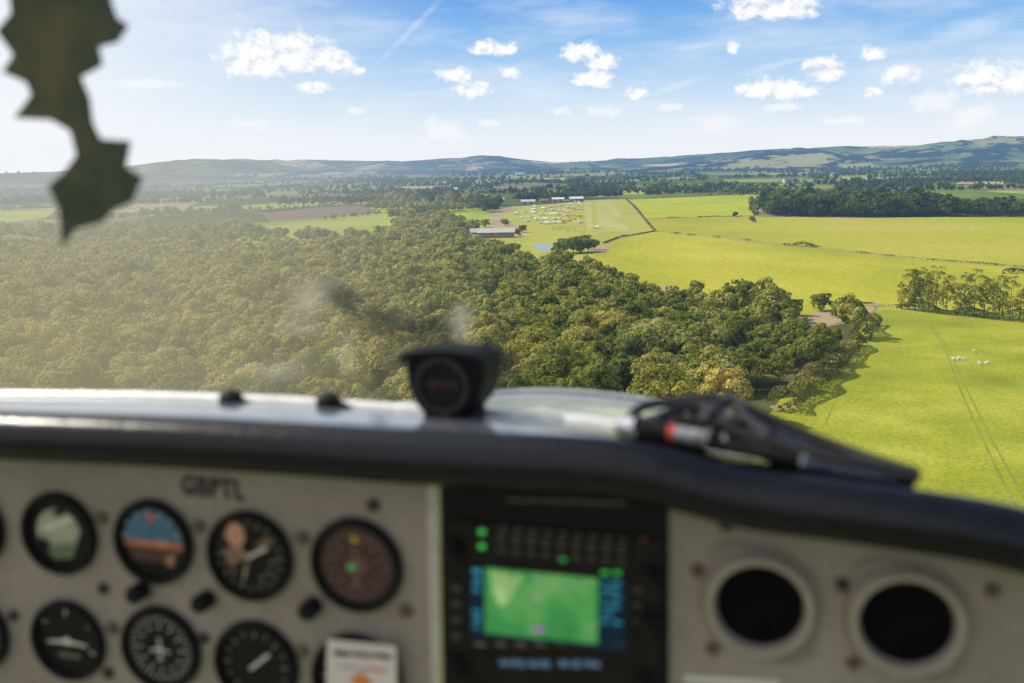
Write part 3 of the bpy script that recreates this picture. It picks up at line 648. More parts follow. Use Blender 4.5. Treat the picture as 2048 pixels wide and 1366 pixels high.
def plane_data(mat, high):
    key = (mat.name, high)
    if key in plane_parts: return plane_parts[key]
    wz = 1.85 if high else 0.85; L_ = []
    def cap(mb, nm, m_, sm=False): o = mb.build(nm, m_, smooth=sm); L_.append((nm, o.data)); bpy.data.objects.remove(o)
    cap(fus(), 'fuselage', mat, True)
    cap(xprism([(-4.7,0.35),(-4.5,0.75),(0,1.1),(4.5,0.75),(4.7,0.35),(4.5,-0.35),(0,-0.45),(-4.5,-0.35)], wz, wz+0.16), 'wing', mat)
    cap(xprism([(-1.5,-3.9),(-1.4,-3.5),(0,-3.3),(1.4,-3.5),(1.5,-3.9),(1.4,-4.25),(-1.4,-4.25)], 1.22, 1.30), 'tailplane', mat)
    mb = MB(); mb.add([(x,y,z) for x in (-.04,.04) for (y,z) in ((-3.2,1.35),(-3.9,2.35),(-4.35,2.35),(-4.4,1.2))], [(0,1,2,3),(7,6,5,4),(0,1,5,4),(1,2,6,5),(2,3,7,6),(3,0,4,7)]); cap(mb, 'tail_fin', mat)
    mb = MB(); mb.rev((0,0.2,1.6), [(0.02,-0.9),(0.4,-0.5),(0.45,0.2),(0.3,0.8),(0.02,1.1)], 10); cap(mb, 'cockpit_canopy', M_glassd, True)
    mb = MB(); mb.box((0,2.72,1.17),(0.12,0.04,1.8)); cap(mb, 'propeller', M_tyre)
    for (x, y) in ((-1.0,0.7),(1.0,0.7),(0,2.0)):
        mb = MB(); mb.rev((x-0.08,y,0.25),[(0.25,0),(0.25,0.16)],10,'x'); mb.tube([(x,y,0.25),(x*0.5,y,0.8)],0.05,5); cap(mb, 'wheel', M_tyre)
    plane_parts[key] = L_; return L_
def plane(px, py, rz, mat, high, label, group):
    p = g(px, py); r = empty('light_aircraft', (p.x,p.y,0.11), rz); r.scale = (1.3,1.3,1.3); tag(r, label, 'aircraft', group)
    for nm, me in plane_data(mat, high):
        c = bpy.data.objects.new(nm, me); COL.objects.link(c); c.parent = r
for k, (x, y) in enumerate([(1076,441),(1092,440),(1108,441),(1122,440),(1085,432),(1101,431),(1117,430),(1090,423),(1104,421),(1120,422),(1096,415),(1110,412),(1126,412),(1142,411),(1156,412),(1160,406),(1132,405),(1084,448),(1112,448),(1070,427),(1148,405),(1064,436),(1137,417),(1068,420),(1098,449),(1050,425),(1036,430),(1056,444),(1072,414),(1044,438),(1140,426),(1162,419),(1158,447),(1088,418)]):
    plane(x+random.uniform(-3,3), y+random.uniform(-1.2,1.2), [1.2,0.3,-1.0,2.0][k%4]+k*0.1, M_pw, k%2 == 0, 'small white aircraft parked among others on the airfield grass', 'white aircraft parked on the airfield')
for k, (x, y) in enumerate([(1134,434),(1147,431),(1158,435),(1140,442),(1153,442),(1148,421),(1102,417)]):
    plane(x, y, [1.4,0.2,-1.2][k%3], M_py, k%2 == 0, 'small yellow aircraft parked beside the white ones on the airfield grass', 'yellow aircraft parked on the airfield')
plane(1128, 447, 1.5, M_po, False, 'orange aircraft parked between the white and yellow ones', None)
plane(1193, 457, 0.1, M_pw, True, 'white aircraft standing alone on the near end of the runway', None)
p = g(1238, 404); r = empty('windsock', (p.x,p.y,0.05)); tag(r, 'orange windsock on a white pole beside the far end of the runway', 'windsock')
MB().tube([(0,0,0),(0,0,7)],0.12,8).build('pole', M_pw, r); MB().tube([(0.1,0,6.8),(1.5,0.2,6.7),(3.2,0.3,6.2)],[0.7,0.5,0.3],10).build('sock', M_po, r)
def skin(name, verts, edges, rad, mat, sub=1):
    me = bpy.data.meshes.new(name); me.from_pydata(verts, edges, []); o = bpy.data.objects.new(name, me); COL.objects.link(o)
    sk = o.modifiers.new('skin','SKIN'); 
    for v, rr in zip(me.skin_vertices[0].data, rad): v.radius = (rr, rr)
    me.skin_vertices[0].data[0].use_root = True
    ss = o.modifiers.new('sub','SUBSURF'); ss.levels = sub; ss.render_levels = sub
    dg = bpy.context.evaluated_depsgraph_get(); m2 = bpy.data.meshes.new_from_object(o.evaluated_get(dg)); bpy.data.objects.remove(o)
    m2.materials.clear(); m2.materials.append(mat); m2.name = name; m2.polygons.foreach_set('use_smooth',[True]*len(m2.polygons)); return m2
pv = [(0,0,0.95),(0,0,1.2),(0,0,1.42),(0,0,1.52),(0,0.02,1.68),(-.1,0,0.9),(-.11,0.02,0.5),(-.11,0,0.06),(-.11,0.14,0.04),(.1,0,0.9),(.11,0.02,0.5),(.11,0,0.06),(.11,0.14,0.04),(-.2,0,1.4),(-.25,0,1.1),(-.24,0.06,0.85),(.2,0,1.4),(.25,0,1.1),(.24,0.06,0.85)]
pe = [(0,1),(1,2),(2,3),(3,4),(0,5),(5,6),(6,7),(7,8),(0,9),(9,10),(10,11),(11,12),(2,13),(13,14),(14,15),(2,16),(16,17),(17,18)]
prd = [.15,.15,.14,.055,.10,.09,.065,.045,.04,.09,.065,.045,.04,.06,.045,.035,.06,.045,.035]
M_cl = [plain('dark_clothes',(0.05,0.05,0.07),0.9,hz=True), plain('red_clothes',(0.35,0.06,0.05),0.9,hz=True), plain('blue_clothes',(0.08,0.12,0.3),0.9,hz=True)]
pms = [skin('person', pv, pe, prd, m_) for m_ in M_cl]
for k in range(16):
    p = g(1106+k*2.9+random.uniform(-2,2), 460+random.uniform(-2.5,3)); o = bpy.data.objects.new('person', pms[k%3]); COL.objects.link(o); o.location = (p.x,p.y,0.06); o.rotation_euler.z = k
    c_ = ['dark','red','blue'][k%3]; tag(o, f'person in {c_} clothes standing in the crowd below the parked aircraft', 'person', f'people in {c_} clothes on the airfield')
sv = [(0,-0.35,0.62),(0,0,0.64),(0,0.35,0.66),(0,0.55,0.78),(0,0.72,0.80),(0,0.86,0.70),(-.14,-.38,.42),(-.14,-.45,.25),(-.14,-.40,.03),(.14,-.38,.42),(.14,-.45,.25),(.14,-.40,.03),(-.13,.36,.42),(-.13,.36,.22),(-.13,.37,.03),(.13,.36,.42),(.13,.36,.22),(.13,.37,.03),(0,-.58,.6)]
se = [(0,1),(1,2),(2,3),(3,4),(4,5),(0,6),(6,7),(7,8),(0,9),(9,10),(10,11),(2,12),(12,13),(13,14),(2,15),(15,16),(16,17),(0,18)]
srd = [.26,.29,.26,.14,.10,.06,.09,.05,.04,.09,.05,.04,.08,.045,.04,.08,.045,.04,.05]
M_wool = plain('sheep_wool',(0.80,0.76,0.68),0.95,scale=12,var=0.12); sm_ = skin('sheep', sv, se, srd, M_wool, 2)
labs = ['topmost sheep of the small flock, standing apart','leftmost sheep of the flock','sheep second from the left in the flock','sheep third from the left, just below the topmost','sheep in the lower right pair, left one','rightmost sheep of the flock']
for k, (x, y, a) in enumerate([(1949,705,1.7),(1908,721,1.2),(1917,720,-1.4),(1927,722,1.5),(1960,730,1.4),(1973,729,-1.6)]):
    p = g(x, y); o = bpy.data.objects.new('sheep', sm_); COL.objects.link(o); o.location = (p.x,p.y,0.05); o.rotation_euler.z = a; o.scale = (1.0,1.0,1.0); tag(o, labs[k], 'sheep', 'sheep grazing in the near field')
M_red = plain('red_paint',(0.5,0.05,0.04),0.5,hz=True,var=0.1); M_white = plain('white_paint',(0.8,0.8,0.78),0.5,hz=True,var=0.08,scale=2)
a = g(1540,824); bq = g(1592,823); L_ = (bq-a).length; r = empty('marker_board', (a.x,a.y,0.05), math.atan2((bq-a).y,(bq-a).x)); tag(r, 'low red and white striped marker board at the edge of the near field', 'marker board')
MB().box((L_/2,0,1.1),(L_,0.06,0.6)).build('board', M_white, r)
for x in (0.38,0.72): MB().box((L_*x,-0.045,1.1),(L_*0.17,0.02,0.6)).build('red_stripe', M_red, r)
for x in (0.1,0.5,0.9): MB().box((L_*x,0.08,0.45),(0.08,0.08,0.9)).build('leg', M_bark, r)
p = g(1744,612); q = g(1757,612); L_ = (q-p).length; r = empty('field_gate', (p.x,p.y,0.05), math.atan2((q-p).y,(q-p).x)); tag(r, 'pale metal field gate at the corner of the near field', 'gate')
mb = MB(); [mb.box((L_/2,0,0.3+0.22*k),(L_,0.05,0.06)) for k in range(5)]; mb.build('gate_bars', M_white, r)
for x in (0, L_): MB().box((x,0,0.9),(0.2,0.2,1.8)).build('gate_post', M_white, r)
r = empty('wire_fence', tuple(g(1760,613))); tag(r, 'wooden post and wire fence running right from the field gate', 'fence'); o3 = g(1760,613)
fp = [g(1760+ (1800-1760)*t, 613+ 3*t) for t in [k/7 for k in range(8)]]
for f_ in fp: MB().box((f_.x-o3.x, f_.y-o3.y, 0.6),(0.14,0.14,1.2)).build('fence_post', M_bark, r)
mb = MB(); [mb.tube([Vector((f_.x-o3.x,f_.y-o3.y,z)) for f_ in fp],0.02,4) for z in (0.5,0.8,1.1)]; mb.build('wire', M_roofg, r)
# ------------------------------------------------------------------ COCKPIT
BF = MBODY
M_panel, nt, b, out = new_mat('panel_grey'); tc = nt.nodes.new('ShaderNodeTexCoord')
na = noise(nt, tc.outputs['Object'], 6, 4, 0.55); nb = noise(nt, tc.outputs['Object'], 90, 2, 0.7)
ra = ramp(nt, [(0.3,(0.255,0.212,0.182)),(0.52,(0.315,0.264,0.228)),(0.72,(0.365,0.31,0.27))]); nt.links.new(na.outputs['Fac'], ra.inputs[0]); rb = ramp(nt, [(0.3,(0.90,0.90,0.90)),(0.6,(1.03,1.03,1.03))]); nt.links.new(nb.outputs['Fac'], rb.inputs[0])
nt.links.new(mixc(nt, ra.outputs[0], rb.outputs[0], 1.0, 'MULTIPLY'), b.inputs['Base Color']); b.inputs['Roughness'].default_value = 0.40; b.inputs['Specular IOR Level'].default_value = 0.35; b.inputs['Metallic'].default_value = 0.25
M_black = plain('black_plastic', (0.010,0.009,0.010), 0.5, spec=0.12, var=0.3); M_bez = plain('bezel_black', (0.012,0.011,0.011), 0.5, spec=0.15, var=0.2)
M_screw = plain('screw_dark', (0.05,0.04,0.035), 0.4, metal=0.5); M_mark = plain('white_marks', (0.62,0.58,0.50), 0.6, var=0.05); M_dial = plain('dial_black', (0.013,0.011,0.011), 0.4, spec=0.15)
M_pad = plain('black_vinyl', (0.006,0.007,0.011), 0.26, spec=0.28, var=0.2, scale=60, bump=0.35); M_deck = plain('grey_vinyl', (0.12,0.13,0.155), 0.22, spec=0.8, var=0.35, scale=18, bump=0.3, coat=0.6)
M_letter = plain('dark_letters', (0.04,0.03,0.034), 0.7)
def cthing(name, label, cat, base): r = empty(name, base, frame=BF); tag(r, label, cat); return r
b0 = pp(430,1150); r = cthing('instrument_panel', 'grey metal instrument panel with round gauges on the left', 'instrument panel', b0)
q = [pp(-500,820),pp(868,925),pp(876,1480),pp(-500,1560)]; mb = MB(); mb.prism([(a.x,a.z) for a in q], V0, V0+0.003); mb.build('panel_plate', M_panel, r, b0)
mb = MB(); e1 = [pp(853,950,0.002),pp(874,951,0.002),pp(882,1480,0.002),pp(866,1480,0.002)]; mb.prism([(a.x,a.z) for a in e1], V0-0.002, V0-0.0005); mb.build('edge_strip', plain('light_strip',(0.50,0.43,0.37),0.5), r, b0)
cu = bpy.data.curves.new('t','FONT'); cu.body = 'GBPTL'; cu.size = 0.030; cu.extrude = 0.0004; cu.space_character = 1.12; cu.offset = 0.0009; to = bpy.data.objects.new('t', cu); COL.objects.link(to)
bpy.context.view_layer.update(); tme = bpy.data.meshes.new_from_object(to.evaluated_get(bpy.context.evaluated_depsgraph_get())); bpy.data.objects.remove(to)
xw = max(v.co.x for v in tme.vertices); zw = max(v.co.y for v in tme.vertices); A_ = pp(364,988); B_ = pp(490,998); wtar = (B_-A_).length; hh_ = 0.0195
for v in tme.vertices: v.co = Vector((v.co.x/xw*wtar, -0.0012-v.co.z, v.co.y/zw*hh_)) + A_ - b0
tme.materials.clear(); tme.materials.append(M_letter); to = bpy.data.objects.new('registration_letters', tme); COL.objects.link(to); to.parent = r
def screws(lst, parent, base, rr=0.006, m_=M_screw, nm='screw'):
    for (x, y) in lst:
        c = pp(x, y); mb = MB(); mb.rev((c.x,V0,c.z), [(rr,0.0),(rr,-0.003),(rr*0.7,-0.005),(0.0,-0.0055)], 12); mb.build(nm, m_, parent, base, smooth=True)
M_screwb = plain('screw_brass', (0.13,0.095,0.07), 0.4, metal=0.4)
screws([(208,1176),(747,1010),(28,1230),(408,1275),(218,1345)], r, b0); screws([(203,1035),(398,1052),(605,1075),(225,1255),(604,1300),(812,1220)], r, b0, 0.0065, M_screwb)
def ticks(c, r0, r1, n, w, y, arc=(0,360)):
    mb = MB()
    for k in range(n):
        a = R(arc[0]+(arc[1]-arc[0])*k/n); d = Vector((math.cos(a),0,math.sin(a))); t = Vector((-math.sin(a),0,math.cos(a)))*w/2
        l = r0 if k%2 else r0-0.002; p0 = Vector((c.x,y,c.z))+d*l; p1 = Vector((c.x,y,c.z))+d*r1
        mb.add([p0-t,p0+t,p1+t,p1-t],[(0,1,2,3)])
    return mb
def needle(c, ang, l0, l1, w, y):
    a = R(ang); d = Vector((math.cos(a),0,math.sin(a))); t = Vector((-math.sin(a),0,math.cos(a))); C_ = Vector((c.x,y,c.z)); mb = MB()
    mb.add([C_+d*l0-t*w/2, C_+d*l0+t*w/2, C_+d*l1*0.8+t*w*0.6, C_+d*l1, C_+d*l1*0.8-t*w*0.6],[(0,1,2,3,4)]); return mb
def gauge(px, py, label, rr=0.0425, knob=None, face=M_dial):
    c = pp(px,py); r = cthing('gauge', label, 'gauge', c)
    mb = MB(); mb.annulus(c, [(rr,0.0),(rr,-0.006),(rr-0.002,-0.009),(rr-0.006,-0.009),(rr-0.008,-0.003),(rr-0.008,0.0)], 44); mb.build('bezel', M_bez, r, c, smooth=True)
    mb = MB(); mb.rev(c, [(rr-0.0075,-0.0005),(rr-0.0075,-0.0025),(0,-0.0026)], 44); mb.build('dial', face, r, c)
    if knob:
        kx, ky = knob; k = pp(kx,ky); mb = MB(); mb.rev((k.x,V0,k.z), [(0.009,0),(0.009,-0.016),(0.007,-0.019),(0,-0.019)], 16); mb.build('knob', M_bez, r, c, smooth=True)
    return r, c
def dotm(col, e=0): return plain('dial_paint', col, 0.5, emit=e if e else None, var=0.3, scale=110)
def blob(c, pts, y): mb = MB(); mb.add([(c.x+a,y,c.z+b_) for a,b_ in pts], [tuple(range(len(pts)))]); return mb
def arcpts(rr, a0, a1, n=16): return [(rr*math.cos(R(a0+(a1-a0)*k/n)), rr*math.sin(R(a0+(a1-a0)*k/n))) for k in range(n+1)]
YD = V0-0.0032; Y2 = V0-0.0038; Y3 = V0-0.0044; Y4 = V0-0.005
r, c = gauge(122,1065,'upper left gauge with a pale green and white face')
blob(c, arcpts(0.026,10,200)+[(-0.022,-0.012),(0.0,-0.018),(0.02,-0.008)], YD).build('pale_face', dotm((0.33,0.33,0.23)), r, c); blob(c, [(-0.02,-0.014),(0.022,-0.008),(0.014,-0.024),(-0.006,-0.027)], Y2).build('green_patch', dotm((0.11,0.16,0.08)), r, c)
blob(c, [(-0.018,0.006),(0.014,0.020),(0.018,0.014),(-0.012,0.000)], Y2).build('white_band', dotm((0.60,0.58,0.45)), r, c); blob(c, [(-0.006,0.022),(0.006,0.027),(0.012,0.022),(0.0,0.018)], Y3).build('dark_mark', M_dial, r, c); blob(c, [(-0.022,-0.004),(-0.010,-0.010),(-0.014,-0.018),(-0.024,-0.012)], Y3).build('dark_mark', M_dial, r, c)
r, c = gauge(310,1082,'attitude gauge with blue sky half above an orange band', knob=(287,1178))
blob(c, arcpts(0.0325,-2,182), YD).build('sky_half', dotm((0.06,0.135,0.21)), r, c); blob(c, [(-0.032,-0.0),(0.032,0.001),(0.032,-0.006),(-0.030,-0.005)], Y2).build('orange_band', dotm((0.48,0.13,0.05)), r, c)
blob(c, [(-0.03,-0.006),(0.031,-0.007),(0.022,-0.020),(-0.022,-0.020)], Y2).build('brown_half', dotm((0.07,0.028,0.02)), r, c); needle(c, 180, 0.004, 0.020, 0.003, Y3).build('wing_bar', dotm((0.6,0.25,0.1)), r, c); needle(c, 0, 0.004, 0.020, 0.003, Y3).build('wing_bar', dotm((0.6,0.25,0.1)), r, c)
blob(c, [(-0.006,0.028),(0.006,0.028),(0.0,0.020)], Y3).build('top_pointer', dotm((0.6,0.12,0.05)), r, c); blob(c, [(0.014,-0.012),(0.024,-0.010),(0.022,-0.022),(0.014,-0.022)], Y3).build('copper_mark', dotm((0.36,0.17,0.10)), r, c); ticks(c,0.030,0.033,7,0.0012,Y3,(20,195)).build('tick_marks', M_mark, r, c)
r, c = gauge(502,1110,'altimeter gauge with white hands, third in the top row', 0.044, knob=(416,1196))
ticks(c,0.030,0.034,20,0.0012,YD).build('tick_marks', dotm((0.35,0.32,0.27)), r, c); needle(c, 28, -0.004, 0.024, 0.0028, Y3).build('long_hand', M_mark, r, c); needle(c, 140, -0.004, 0.014, 0.0022, Y4).build('short_hand', dotm((0.4,0.3,0.22)), r, c); needle(c, 255, 0.006, 0.026, 0.0022, Y4).build('thin_hand', dotm((0.35,0.3,0.22)), r, c)
blob(c, [(-0.013+0.010*math.cos(a),0.020+0.012*math.sin(a)) for a in [k*math.pi/8 for k in range(16)]], Y2).build('painted_reflection', dotm((0.52,0.24,0.15)), r, c); blob(c,[(-0.028,0.004),(-0.008,0.010),(-0.006,-0.004),(-0.02,-0.012)],YD).build('inner_scale', dotm((0.22,0.13,0.09)), r, c); blob(c,[(0.006,0.012),(0.020,0.022),(0.026,0.014),(0.012,0.006)],YD).build('number_window', dotm((0.14,0.09,0.06)), r, c)  # the orange disc is a reflection painted on the dial face
for a in (200,225,300,325,350): needle(c, a, 0.022, 0.027, 0.004, YD).build('numeral', dotm((0.30,0.22,0.16)), r, c)
r, c = gauge(715,1128,'navigation gauge with reddish brown face and yellow top mark', 0.0445, knob=(628,1210), face=dotm((0.026,0.010,0.011)))
blob(c, arcpts(0.021,0,360,28)[:-1], YD).build('brown_disc', dotm((0.070,0.018,0.022)), r, c); ticks(c,0.027,0.034,24,0.0013,YD).build('tick_marks', dotm((0.36,0.18,0.15)), r, c); blob(c,[(-0.004,0.027),(0.004,0.027),(0.0,0.021)],Y3).build('yellow_mark', dotm((0.75,0.55,0.04)), r, c)
for a in range(15,360,30): needle(c, a, 0.0225, 0.026, 0.003, YD).build('numeral', dotm((0.34,0.19,0.15)), r, c)
blob(c,[(-0.009,-0.004),(-0.001,-0.004),(-0.001,0.001),(-0.006,0.002)],Y3).build('green_flag', dotm((0.06,0.38,0.10),0.15), r, c); needle(c,90,-0.022,0.017,0.0014,Y2).build('course_needle', dotm((0.4,0.28,0.22)), r, c); ticks(c,0.006,0.009,8,0.0015,Y2).build('centre_dots', dotm((0.4,0.28,0.22)), r, c)
r, c = gauge(140,1278,'turn gauge with a white aircraft symbol, lower left')
blob(c,[(-0.024,-0.002),(-0.004,0.001),(0.0,0.005),(0.004,0.001),(0.024,-0.002),(0.024,-0.004),(0.004,-0.003),(0.0,-0.005),(-0.004,-0.003),(-0.024,-0.004)],Y3).build('aircraft_symbol', M_mark, r, c); ticks(c,0.029,0.033,4,0.002,YD,(-20,200)).build('tick_marks', M_mark, r, c); blob(c,[(-0.014,-0.014),(0.014,-0.014),(0.011,-0.019),(-0.011,-0.019)],YD).build('slip_tube', dotm((0.12,0.11,0.09)), r, c)
r, c = gauge(325,1294,'heading gauge with a ring of white marks and a white aircraft symbol', 0.0435)
ticks(c,0.029,0.034,36,0.0011,YD).build('tick_marks', M_mark, r, c); blob(c,[(-0.011,-0.0015),(-0.001,0.001),(-0.001,0.012),(0.001,0.012),(0.001,0.001),(0.011,-0.0015),(0.011,-0.0035),(0.001,-0.002),(0.001,-0.010),(0.005,-0.012),(-0.005,-0.012),(-0.001,-0.010),(-0.001,-0.002),(-0.011,-0.0035)],Y3).build('aircraft_symbol', M_mark, r, c)
for a in range(0,360,30): needle(c, a, 0.021, 0.026, 0.0028, YD).build('numeral', M_mark, r, c)
r, c = gauge(515,1326,'vertical speed gauge with one white needle, third in the lower row', 0.044)
ticks(c,0.029,0.033,16,0.0014,YD).build('tick_marks', dotm((0.32,0.28,0.22)), r, c); needle(c, 40, -0.008, 0.022, 0.0028, Y3).build('needle', M_mark, r, c)
r, c = gauge(716,1356,'dark gauge half covered by a white placard', 0.045)
ticks(c,0.030,0.034,16,0.0016,YD).build('tick_marks', M_mark, r, c)
r, c = gauge(-58,1050,'upper gauge cut off by the left edge of the picture')
ticks(c,0.029,0.033,16,0.0016,YD).build('tick_marks', M_mark, r, c)
r, c = gauge(-48,1262,'lower gauge cut off by the left edge of the picture')
ticks(c,0.029,0.033,16,0.0016,YD).build('tick_marks', M_mark, r, c)
c = pp(722,1350); r = cthing('placard', 'white paper placard covering the lower gauge beside the radios', 'placard', c); q = [pp(655,1278,0.014),pp(792,1292,0.014),pp(796,1450,0.014),pp(652,1440,0.014)]
mb = MB(); mb.prism([(a.x,a.z) for a in q], V0-0.0145, V0-0.0138); mb.build('card', plain('white_card',(0.68,0.58,0.53),0.7,var=0.05), r, c)
def bars(lst, off, mat, nm, r, base):
    mb = MB()
    for (x0,y0,x1,y1) in lst:
        a = pp(x0,y0,off); b_ = pp(x1,y1,off); mb.prism([(a.x,a.z),(b_.x,a.z+(b_.x-a.x)*0.0),(b_.x,b_.z),(a.x,b_.z)], V0-off-0.0003, V0-off)
    return mb.build(nm, mat, r, base)
bars([(668,1300,700,1314),(704,1303,744,1316),(748,1306,782,1319)], 0.0152, M_letter, 'heading_text', r, c); bars([(676,1330,725,1340)],0.0152, dotm((0.25,0.30,0.5)),'blue_text', r, c); bars([(728,1334,772,1345)],0.0152, dotm((0.6,0.15,0.12)),'red_text', r, c)
q = pp(722,1362,0.0152); blob(q,[(-0.012,0),(0,0.009),(0.012,0),(0,-0.009)],V0-0.0154).build('orange_diamond', dotm((0.65,0.22,0.06)), r, c)
b0 = pp(1110,1150); r = cthing('radio_stack', 'black radio and navigation stack in the middle of the panel', 'radio stack', b0)
q = [pp(878,925,0.004),pp(1338,960,0.004),pp(1335,1560,0.004),pp(890,1560,0.004)]; mb = MB(); mb.prism([(a.x,a.z) for a in q], V0-0.004, V0+0.002); mb.build('face_plate', M_black, r, b0)
M_face = plain('radio_face',(0.014,0.011,0.010),0.45,spec=0.15,var=0.3)
def unit(px0,py0,px1,py1,nm,off=0.008,slope=0.098):
    w = (px1-px0)*slope; q = [pp(px0,py0,off),pp(px1,py0+w,off),pp(px1-4,py1+w,off),pp(px0+4,py1,off)]; mb = MB(); mb.prism([(a.x,a.z) for a in q], V0-off, V0-0.0035); return mb.build(nm, M_face, r, b0)
u1 = unit(892,1040,1330,1122,'audio_unit'); u2 = unit(890,1124,1328,1300,'navigator_unit',0.0085); u3 = unit(894,1303,1326,1420,'radio_unit')
def quadbars(lst, off, mat, nm, parent, sl=0.098, th=0.0004):
    mb = MB()
    for (x0,y0,x1,y1) in lst:
        d = (x1-x0)*sl; a = [pp(x0,y0,off),pp(x1,y0+d,off),pp(x1,y1+d,off),pp(x0,y1,off)]; mb.prism([(p_.x,p_.z) for p_ in a], V0-off-th, V0-off)
    return mb.build(nm, mat, parent, b0)
M_led = plain('green_led',(0.05,0.60,0.10),0.4,emit=0.45,var=0.05); M_dim = plain('dim_legend',(0.20,0.15,0.12),0.6); M_btn = plain('grey_button',(0.05,0.045,0.045),0.5)
for (x,y) in ((958,1058),(958,1087),(1120,1111)): quadbars([(x,y,x+12,y+10)],0.0085,M_led,'green_light',r)
for x in range(995,1250,30):
    quadbars([(x,1064+(x-995)*0.098,x+17,1072+(x-995)*0.098)],0.0085,M_btn,'button',r,th=0.002); quadbars([(x,1094+(x-995)*0.098,x+17,1103+(x-995)*0.098)],0.0085,M_btn,'button',r,th=0.002)
for x in range(995,1250,30): quadbars([(x,1080+(x-995)*0.098,x+14,1083+(x-995)*0.098)],0.0085,M_dim,'legend',r)
for x in range(1000,1250,30): quadbars([(x,1053+(x-995)*0.098,x+13,1056+(x-995)*0.098)],0.0085,M_dim,'legend',r)
quadbars([(1015,998,1250,1001)],0.0045,M_dim,'trim_line',r,sl=0.03)
def knobs(px,py,rr,off,nm='knob',m_=M_bez,ln=0.016):
    k = pp(px,py,off); mb = MB(); mb.rev((k.x,V0-off,k.z),[(rr,0),(rr,-ln*0.6),(rr*0.65,-ln*0.62),(rr*0.6,-ln),(0,-ln)],18); mb.build(nm, m_, r, b0, smooth=True)
knobs(908,1098,0.0095,0.008); knobs(1300,1150,0.008,0.008); knobs(1302,1245,0.010,0.008); knobs(915,1330,0.009,0.008); knobs(1290,1365,0.009,0.008); quadbars([(1282,1074,1292,1082)],0.009,plain('red_switch',(0.14,0.03,0.02),0.5),'red_switch',r)
for y in (1168,1200,1232,1264): quadbars([(905,y,922,y+12)],0.009,M_btn,'button',r,th=0.002); 
for y in (1172,1204,1236): quadbars([(1268,y,1282,y+10)],0.009,M_btn,'button',r,th=0.002); 
M_scr = plain('screen_dark_blue',(0.006,0.018,0.035),0.3,spec=0.1,emit=0.4,var=0.3); quadbars([(940,1132,1252,1272)],0.009,M_scr,'screen',r)
m, nt, b, out = new_mat('map_green'); tc = nt.nodes.new('ShaderNodeTexCoord'); nz = noise(nt, tc.outputs['Object'], 22, 3); rp = ramp(nt,[(0.35,(0.02,0.26,0.06)),(0.5,(0.05,0.38,0.08)),(0.68,(0.24,0.50,0.16))]); nt.links.new(nz.outputs['Fac'],rp.inputs[0]); nt.links.new(rp.outputs[0],b.inputs['Emission Color']); b.inputs['Emission Strength'].default_value=0.64; b.inputs['Base Color'].default_value=(0.02,0.05,0.02,1)
quadbars([(970,1135,1196,1266)],0.0096,m,'map_area',r)
M_mapp = plain('map_pale',(0.26,0.42,0.15),0.5,emit=0.6,var=0.5,scale=40)
qd = [pp(x,y,0.0101) for x,y in ((980,1142),(1046,1149),(1034,1176),(1018,1204),(1000,1212),(986,1184))]; mb = MB(); mb.prism([(p_.x,p_.z) for p_ in qd], V0-0.0105, V0-0.0101); mb.build('pale_map_patch', M_mapp, r, b0)
M_cy = plain('cyan_text',(0.03,0.26,0.38),0.4,emit=0.42,var=0.6,scale=300)
for q_ in [(945,1137,962,1147),(947,1157,962,1166),(945,1176,960,1182),(945,1219,962,1225),(947,1234,962,1242),(945,1251,960,1256)]: quadbars([q_],0.0101,M_cy,'side_readout',r)
for (x0,x1,y) in ((1202,1214,1160),(1222,1242,1162),(1202,1240,1176),(1202,1210,1192),(1220,1242,1193),(1204,1240,1208),(1202,1226,1224),(1202,1216,1240),(1226,1244,1242)): quadbars([(x0,y,x1,y+5)],0.0101,M_cy,'side_readout',r)
for x0 in (1202,1226): quadbars([(x0,1142,x0+16,1147)],0.0101,M_led,'green_readout',r)
for q_ in [(1070,1146,1076,1160),(1068,1190,1078,1200),(1140,1168,1160,1172)]: quadbars([q_],0.0104,M_mark,'map_mark',r)
quadbars([(1066,1254,1090,1261)],0.0104,plain('magenta_mark',(0.35,0.06,0.42),0.5,emit=0.6),'magenta_mark',r)
for q_ in [(1000,1318,1020,1330),(1024,1318,1050,1332),(1056,1320,1076,1332),(1080,1320,1100,1334),(1118,1320,1140,1332),(1146,1320,1160,1334),(1166,1320,1200,1332)]: quadbars([q_],0.0088,plain('blue_digits',(0.11,0.18,0.28),0.5,emit=0.12,var=0.6,scale=260),'digit',r)
for x in range(950,1250,40): quadbars([(x,1284,x+22,1290)],0.009,M_dim,'button_legend',r)
b0 = pp(1700,1200); r = cthing('instrument_panel', 'grey metal panel with two round air vents on the right', 'instrument panel', b0)
q = [pp(1341,960),pp(2500,1060),pp(2500,1750),pp(1336,1620)]; mb = MB(); mb.prism([(a.x,a.z) for a in q], V0, V0+0.003); mb.build('panel_plate', M_panel, r, b0)
screws([(1452,1048),(1685,1168)], r, b0, 0.0055); screws([(1395,1140),(1425,1296),(1706,1325),(1985,1180)], r, b0, 0.0055, M_screwb); q = [pp(1368,1350,0.001),pp(1560,1362,0.001),pp(1560,1376,0.001),pp(1368,1364,0.001)]; mb = MB(); mb.prism([(a.x,a.z) for a in q], V0-0.0012, V0-0.0003); mb.build('sticker', M_mark, r, b0)
M_ring = plain('vent_ring',(0.37,0.315,0.265),0.4,var=0.1,metal=0.2); M_boss = plain('vent_boss',(0.22,0.185,0.155),0.5,var=0.12); M_mouth = plain('vent_mouth',(0.006,0.005,0.006),0.8,spec=0.03,var=0.3)
